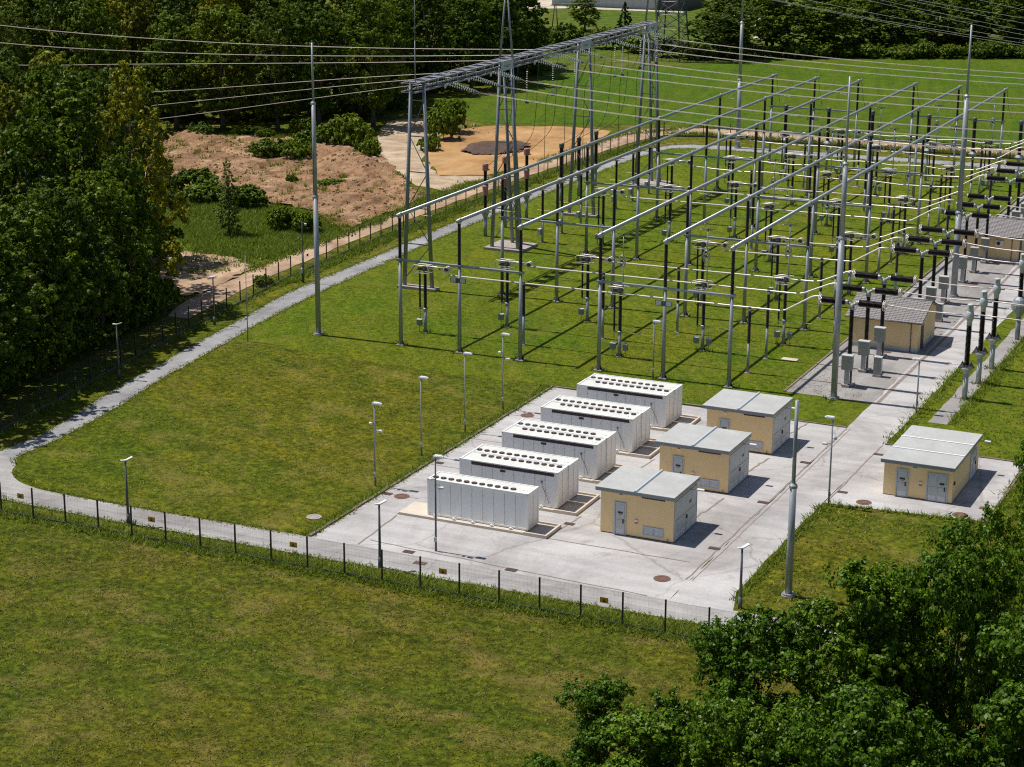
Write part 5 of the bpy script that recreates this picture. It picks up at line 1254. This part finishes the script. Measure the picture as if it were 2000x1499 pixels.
ub = [(-53.4 + .1 * k + (.06 * (20 - y) if y < 20 else -.16 * (y - 20)), y, rt_.uniform(2.4, 4.2), rt_.uniform(2.4, 3.2), 1) for k, y in enumerate(range(-6, 50, 4))]
ub = sorted(ub + [(x - 4.5, y + 1.5, h + 1, r + .4, 1) for x, y, h, r, v in ub], key=lambda q: pix((q[0], q[1], 1))[0])
for k, (x, y, h, r, v) in enumerate(ub): plant('bush', 'bush', v, x, y, h, r, f'shaded undergrowth bush under the left wood, {ORD[k]} from the left', 'bush', 'undergrowth of the left wood')
# bare dead trunks and the pylon
for k, (x, y, h) in enumerate([(-75.2, 327, 11.5), (-67.2, 319, 12.0)]):
    t = thing('dead_tree', f'pale bare dead trunk at the wood edge beyond the field, {["left", "right"][k]} one', 'tree', (x, y, 0)); m = MB(); q = random.Random(k)
    m.tube([(0, 0, 0), (.3, 0, h * .3), (.1, .2, h * .6), (.4, 0, h)], [.32, .26, .2, .08], 7); m.obj('trunk', 'bark_pale', t); m = MB()
    for z in range(3, 10): s = q.choice((-1, 1)); l = q.uniform(1, 2.8); m.tube([(.2, 0, z), (s * l * .5, .3, z + .5), (s * l, .2, z + q.uniform(.2, 1.4))], [.09, .06, .02], 5)
    m.obj('branch', 'bark_pale', t)
t = thing('lattice_pylon', 'dark lattice pylon rising behind the far end of the gantry', 'pylon', (-86.1, 281, 0)); m = MB(); Hh = 34
wd = lambda z: 2.6 * (1 - z / Hh) + .55
for sx in (-1, 1):
    for sy in (-1, 1): m.bar((sx * wd(0), sy * wd(0), 0), (sx * wd(Hh), sy * wd(Hh), Hh), .17, .12, 5)
zl = [0, 3.6, 6.9, 9.9, 12.7, 15.3, 17.8, 20.2, 22.5, 24.7, 26.8, 28.8, 30.6, 32.3, 34]
for a, b in zip(zl, zl[1:]):
    for f in range(4):
        c = [(-1, -1), (1, -1), (1, 1), (-1, 1)]; p, q = c[f], c[(f + 1) % 4]
        m.bar((p[0] * wd(a), p[1] * wd(a), a), (q[0] * wd(b), q[1] * wd(b), b), .07, n=4); m.bar((q[0] * wd(a), q[1] * wd(a), a), (p[0] * wd(b), p[1] * wd(b), b), .07, n=4); m.bar((p[0] * wd(b), p[1] * wd(b), b), (q[0] * wd(b), q[1] * wd(b), b), .06, n=4)
m.obj('lattice_tower', 'pole_dark', t); m = MB()
for z, l in ((24.7, 6.5), (28.8, 5.0), (32.3, 4.0)):
    for s in (-1, 1):
        for o in (-.5, .5): m.bar((0, o, z), (s * l, 0, z + .2), .08, n=4); m.bar((0, o, z + 1.2), (s * l, 0, z + .25), .06, n=4)
m.obj('cross_arm', 'pole_dark', t)
WP = [(-60.63, 14.89, -8.78, 8.25), (-59.87, 14.92, -8.82, 8.74), (-53.16, 15.21, -8.87, 9.43), (-40.75, 15.74, -8.93, 10.32), (-37.93, 15.86, -9.0, 11.2), (-32.65, 16.09, -9.1, 12.58), (-30.49, 16.18, -9.18, 13.56), (-18.35, 16.7, -9.29, 15.13)]
for k, (xa, za, xb, zb) in enumerate(WP):
    m = MB(); sl_ = (zb - za) / (xb - xa)
    m.tube([(xa - 75 + 250 * q / 24, 270, za + sl_ * (250 * q / 24 - 75) + .00055 * (250 * q / 24 - 75) * (250 * q / 24 - 75 - (xb - xa))) for q in range(25)], .04, 4)
    tag(m.obj('power_line', 'thinwire'), f'thin wire crossing before the wood at the upper right, {ORD[k]} of eight counted upward', 'power line', 'wires before the far wood')
t = thing('wooden_pole', 'dark wooden A shaped pole on the far slope', 'pole', (-122, 300, 0)); m = MB()
for s in (-1, 1): m.bar((s * 1.1, 0, 0), (s * .12, 0, 9), .16, .12, 6)
m.bar((-.8, 0, 3), (.8, 0, 3), .06, n=5); m.bar((-1, 0, 8.8), (1, 0, 8.8), .08, n=5); m.obj('pole', 'bark', t)
for k in (0, 1):
    m = MB(); m.tube([(-122 - 1 + 2 * k + (90) * q / 20, 300 + 40 * q / 20, 8.9 - 6 * (q / 20) * (1 - q / 20) + 8 * q / 20) for q in range(21)], .03, 4); tag(m.obj('power_line', 'thinwire'), f'thin wire climbing right from the wooden pole, {["left", "right"][k]} one', 'power line')
# hall and road on the far slope
t = thing('hall', 'long grey hall at the top of the far slope', 'hall', (-160, 384, 0)); m = MB(); m.box(0, 0, 0, 31, 24, 9)
for k in range(16): m.box(k * 2, -.06, .4, k * 2 + .07, 0, 9, 0)
m.obj('wall', 'hall_wall', t); m = MB(); m.box(31, .6, 0, 37, 22, 7); m.obj('dark_annex', 'hall_dark', t); m = MB(); m.box(-.5, -.6, 9, 31.5, 24.6, 9.4); m.obj('roof', 'fascia', t)
sheet('far_road', [(-175, 362), (-163, 369), (-152, 377), (-120, 380), (-121, 383), (-150, 382.5), (-159.5, 381), (-161, 408), (-172, 408), (-170, 377), (-178, 368)], .06, 'far_road', 4)
sheet('dirt_path', [(-84, 330), (-82, 330), (-84, 345), (-92, 362), (-91, 372), (-102, 380), (-112, 382), (-104, 374), (-94, 368), (-94, 360), (-86, 345)], .06, 'far_road', 3)
sheet('bare_patch', [(-80, 352), (-68, 354), (-72, 362), (-82, 360)], .06, 'soil', 3)
# ------------------------------------------------------------------ grass blades and weeds (uncountable)
def blades(name, label, XY, hmin, hmax, width, mat, nb=4, seed=1, lean=.5):
    rng = np.random.default_rng(seed); N = len(XY) * nb
    c = np.repeat(np.c_[XY, np.full(len(XY), .01)], nb, axis=0); c[:, :2] += rng.normal(size=(N, 2)) * .12
    a = rng.uniform(0, 6.283, N); h = rng.uniform(hmin, hmax, N); u = np.c_[np.cos(a), np.sin(a), np.zeros(N)] * (width * rng.uniform(.6, 1.4, N))[:, None]
    t = c + np.c_[rng.normal(size=(N, 2)) * lean * h[:, None], h]
    V = np.stack([c - u, c + u, t], axis=1)
    return tag(link(name, quads_mesh(name, V, [mat])), label, 'grass', None, 'stuff')
rg = np.random.default_rng(5)
def inside_np(P, poly):
    r = np.zeros(len(P), bool); j = len(poly) - 1
    for i in range(len(poly)):
        xi, yi = poly[i]; xj, yj = poly[j]
        if yi != yj: r ^= ((yi > P[:, 1]) != (yj > P[:, 1])) & (P[:, 0] < (xj - xi) * (P[:, 1] - yi) / (yj - yi) + xi)
        j = i
    return r
def scatter(poly, dens, clump=.0):
    xs = [p[0] for p in poly]; ys = [p[1] for p in poly]; n = int((max(xs) - min(xs)) * (max(ys) - min(ys)) * dens)
    P = np.c_[rg.uniform(min(xs), max(xs), n), rg.uniform(min(ys), max(ys), n)]
    P = P[inside_np(P, poly)]
    if clump:
        f = np.sin(P[:, 0] * .9 + 1.7 * np.sin(P[:, 1] * .53)) + np.sin(P[:, 1] * 1.1 + 1.3 * np.sin(P[:, 0] * .37)) + np.sin(P[:, 0] * .23 - P[:, 1] * .31) * .8
        P = P[rg.random(len(P)) < np.clip(.5 + f * clump, .05, 1)]
    return P
def along(pts, dens, w):
    out = []
    for a, b in zip(pts, pts[1:]):
        Ls = math.dist(a, b); n = int(Ls * dens); t = rg.random(n)
        out.append(np.c_[a[0] + (b[0] - a[0]) * t, a[1] + (b[1] - a[1]) * t] + rg.normal(size=(n, 2)) * w)
    return np.concatenate(out)
mead = [(-45, -14), (62, -14), (62, -62), (10, -62), (-12, -46)]
blades('meadow_grass', 'olive tufts of meadow grass in front of the fence', scatter(mead, 26, .12), .03, .11, .045, 'tuft_dry', 3, 1, 1.2)
lawnp = [(-36, -6.5), (-6.3, -7.2), (-6.3, 37.5), (14, 37.6), (13.8, 45), (22.4, 45), (27, 37), (13.9, 60), (13.9, 66), (-44, 66), (-43, 45), (-38.5, 14), (-37.3, 3)]
blades('lawn_grass', 'green tufts of lawn grass inside the fence', scatter(lawnp, 14.0, .15), .03, .11, .05, 'tuft_green', 3, 2, 1.2)
blades('lawn_grass', 'green tufts of grass on the island right of the service road', scatter([(26.8, 15.8), (40, 17), (46, -8), (27.6, -7)], 10.0, .25), .05, .17, .07, 'tuft_dry', 3, 3, 1.1)
blades('lawn_grass', 'bright grass tufts right of the breaker pad', scatter([(30.8, 34), (50, 34), (50, 110), (30.8, 110)], 5.0, .2), .06, .2, .08, 'tuft_green', 3, 4, 1.0)
tall = np.concatenate([along([(-42, -12.9), (58, -12.9)], 50, .45), along([(-14, -12.8), (30, -12.4)], 60, .6), along([(-42, -13.9), (58, -13.9)], 22, .3), along(fence_left, 20, .5), along([(-6.2, -7.4), (-6.2, 37.2)], 34, .22), along([(26.9, -6), (26.8, 15.8)], 22, .2), along([(27, 16.3), (39, 17.4)], 14, .18), along([(27.4, 33.8), (27.4, 60)], 16, .4), along([(30.9, 42), (30.9, 90)], 22, .35), along([(39.4, 17.6), (39.4, 33)], 18, .3)])
blades('tall_weeds', 'taller weeds and grass along fences and pavement edges', tall, .12, .5, .05, 'weeds', 3, 6, .75)
wd_ = np.concatenate([scatter([(-78, 80), (-68, 71), (-59.6, 72), (-59.6, 92), (-66, 99), (-84, 102), (-96, 104), (-92, 92)], 20, .15), scatter([(-100, 132), (-90, 132), (-86, 140), (-90, 148), (-99, 143)], 9, .2), along([(-118, 146), (-98, 158)], 12, .8), along([(-59.2, 76), (-59.5, 130)], 18, .8), along([(-57.8, 66), (-58.8, 110), (-58.6, 140)], 6, .35), along([(-58, 150), (-57, 180), (-48, 194.5), (-20, 195), (40, 195.5)], 8, .5), along([(-52, 185), (-44, 187.3), (-10, 187.8), (60, 189)], 10, .7), along([(-50.6, 62), (-52.0, 90), (-52.0, 140), (-50.6, 166)], 14, .45), scatter([(-74, 74), (-60, 72), (-59, 60), (-66, 56)], 2.5, .4)])
blades('tall_weeds', 'rank green weeds around the young tree and the clearing', np.repeat(wd_, 2, axis=0) + rg.normal(size=(len(wd_) * 2, 2)) * .3, .15, .7, .07, 'weeds', 3, 7, .6)
sp = scatter([(-58.6, 78), (-60, 116), (-79, 139), (-104, 152), (-128, 140), (-112, 108), (-82, 88)], .14)
blades('tall_weeds', 'scattered weed tufts on the bare soil', np.repeat(sp, 8, axis=0) + rg.normal(size=(len(sp) * 8, 2)) * .25, .3, 1.0, .09, 'weeds', 3, 8, .3)
edge = along(smooth_line(outer), 16, .22), along(smooth_line(inner), 16, .2), along(smooth_line([(-39.6, -4.5), (-37.4, -7.9), (-33.5, -10.3), (-24.7, -11.2), (5, -11.1), (34, -10.7)]), 24, .22), along([(-6.1, -7.5), (-22.4, -7.8), (-30.9, -7.4), (-35.6, -5.0)], 20, .16)
blades('verge_grass', 'short grass creeping over the edges of the roads', np.concatenate(edge), .04, .2, .06, 'tuft_green', 3, 12, 1.0)
feet = [(x, y) for x in XS for y in ROWY] + [(XS[i], bayY(b, i % 3)) for b in range(5) for i in range(6)] + [(-35.6, 44.3), (19, 44.6), (29.9, -3.3), (30, 50.2), (30, 56), (30, 61.8), (-19.8, -11.2)]
blades('tall_weeds', 'uncut grass around the feet of posts and masts', np.repeat(np.array(feet), 24, axis=0) + rg.normal(size=(len(feet) * 24, 2)) * .38, .12, .45, .05, 'tuft_green', 3, 9, .35)
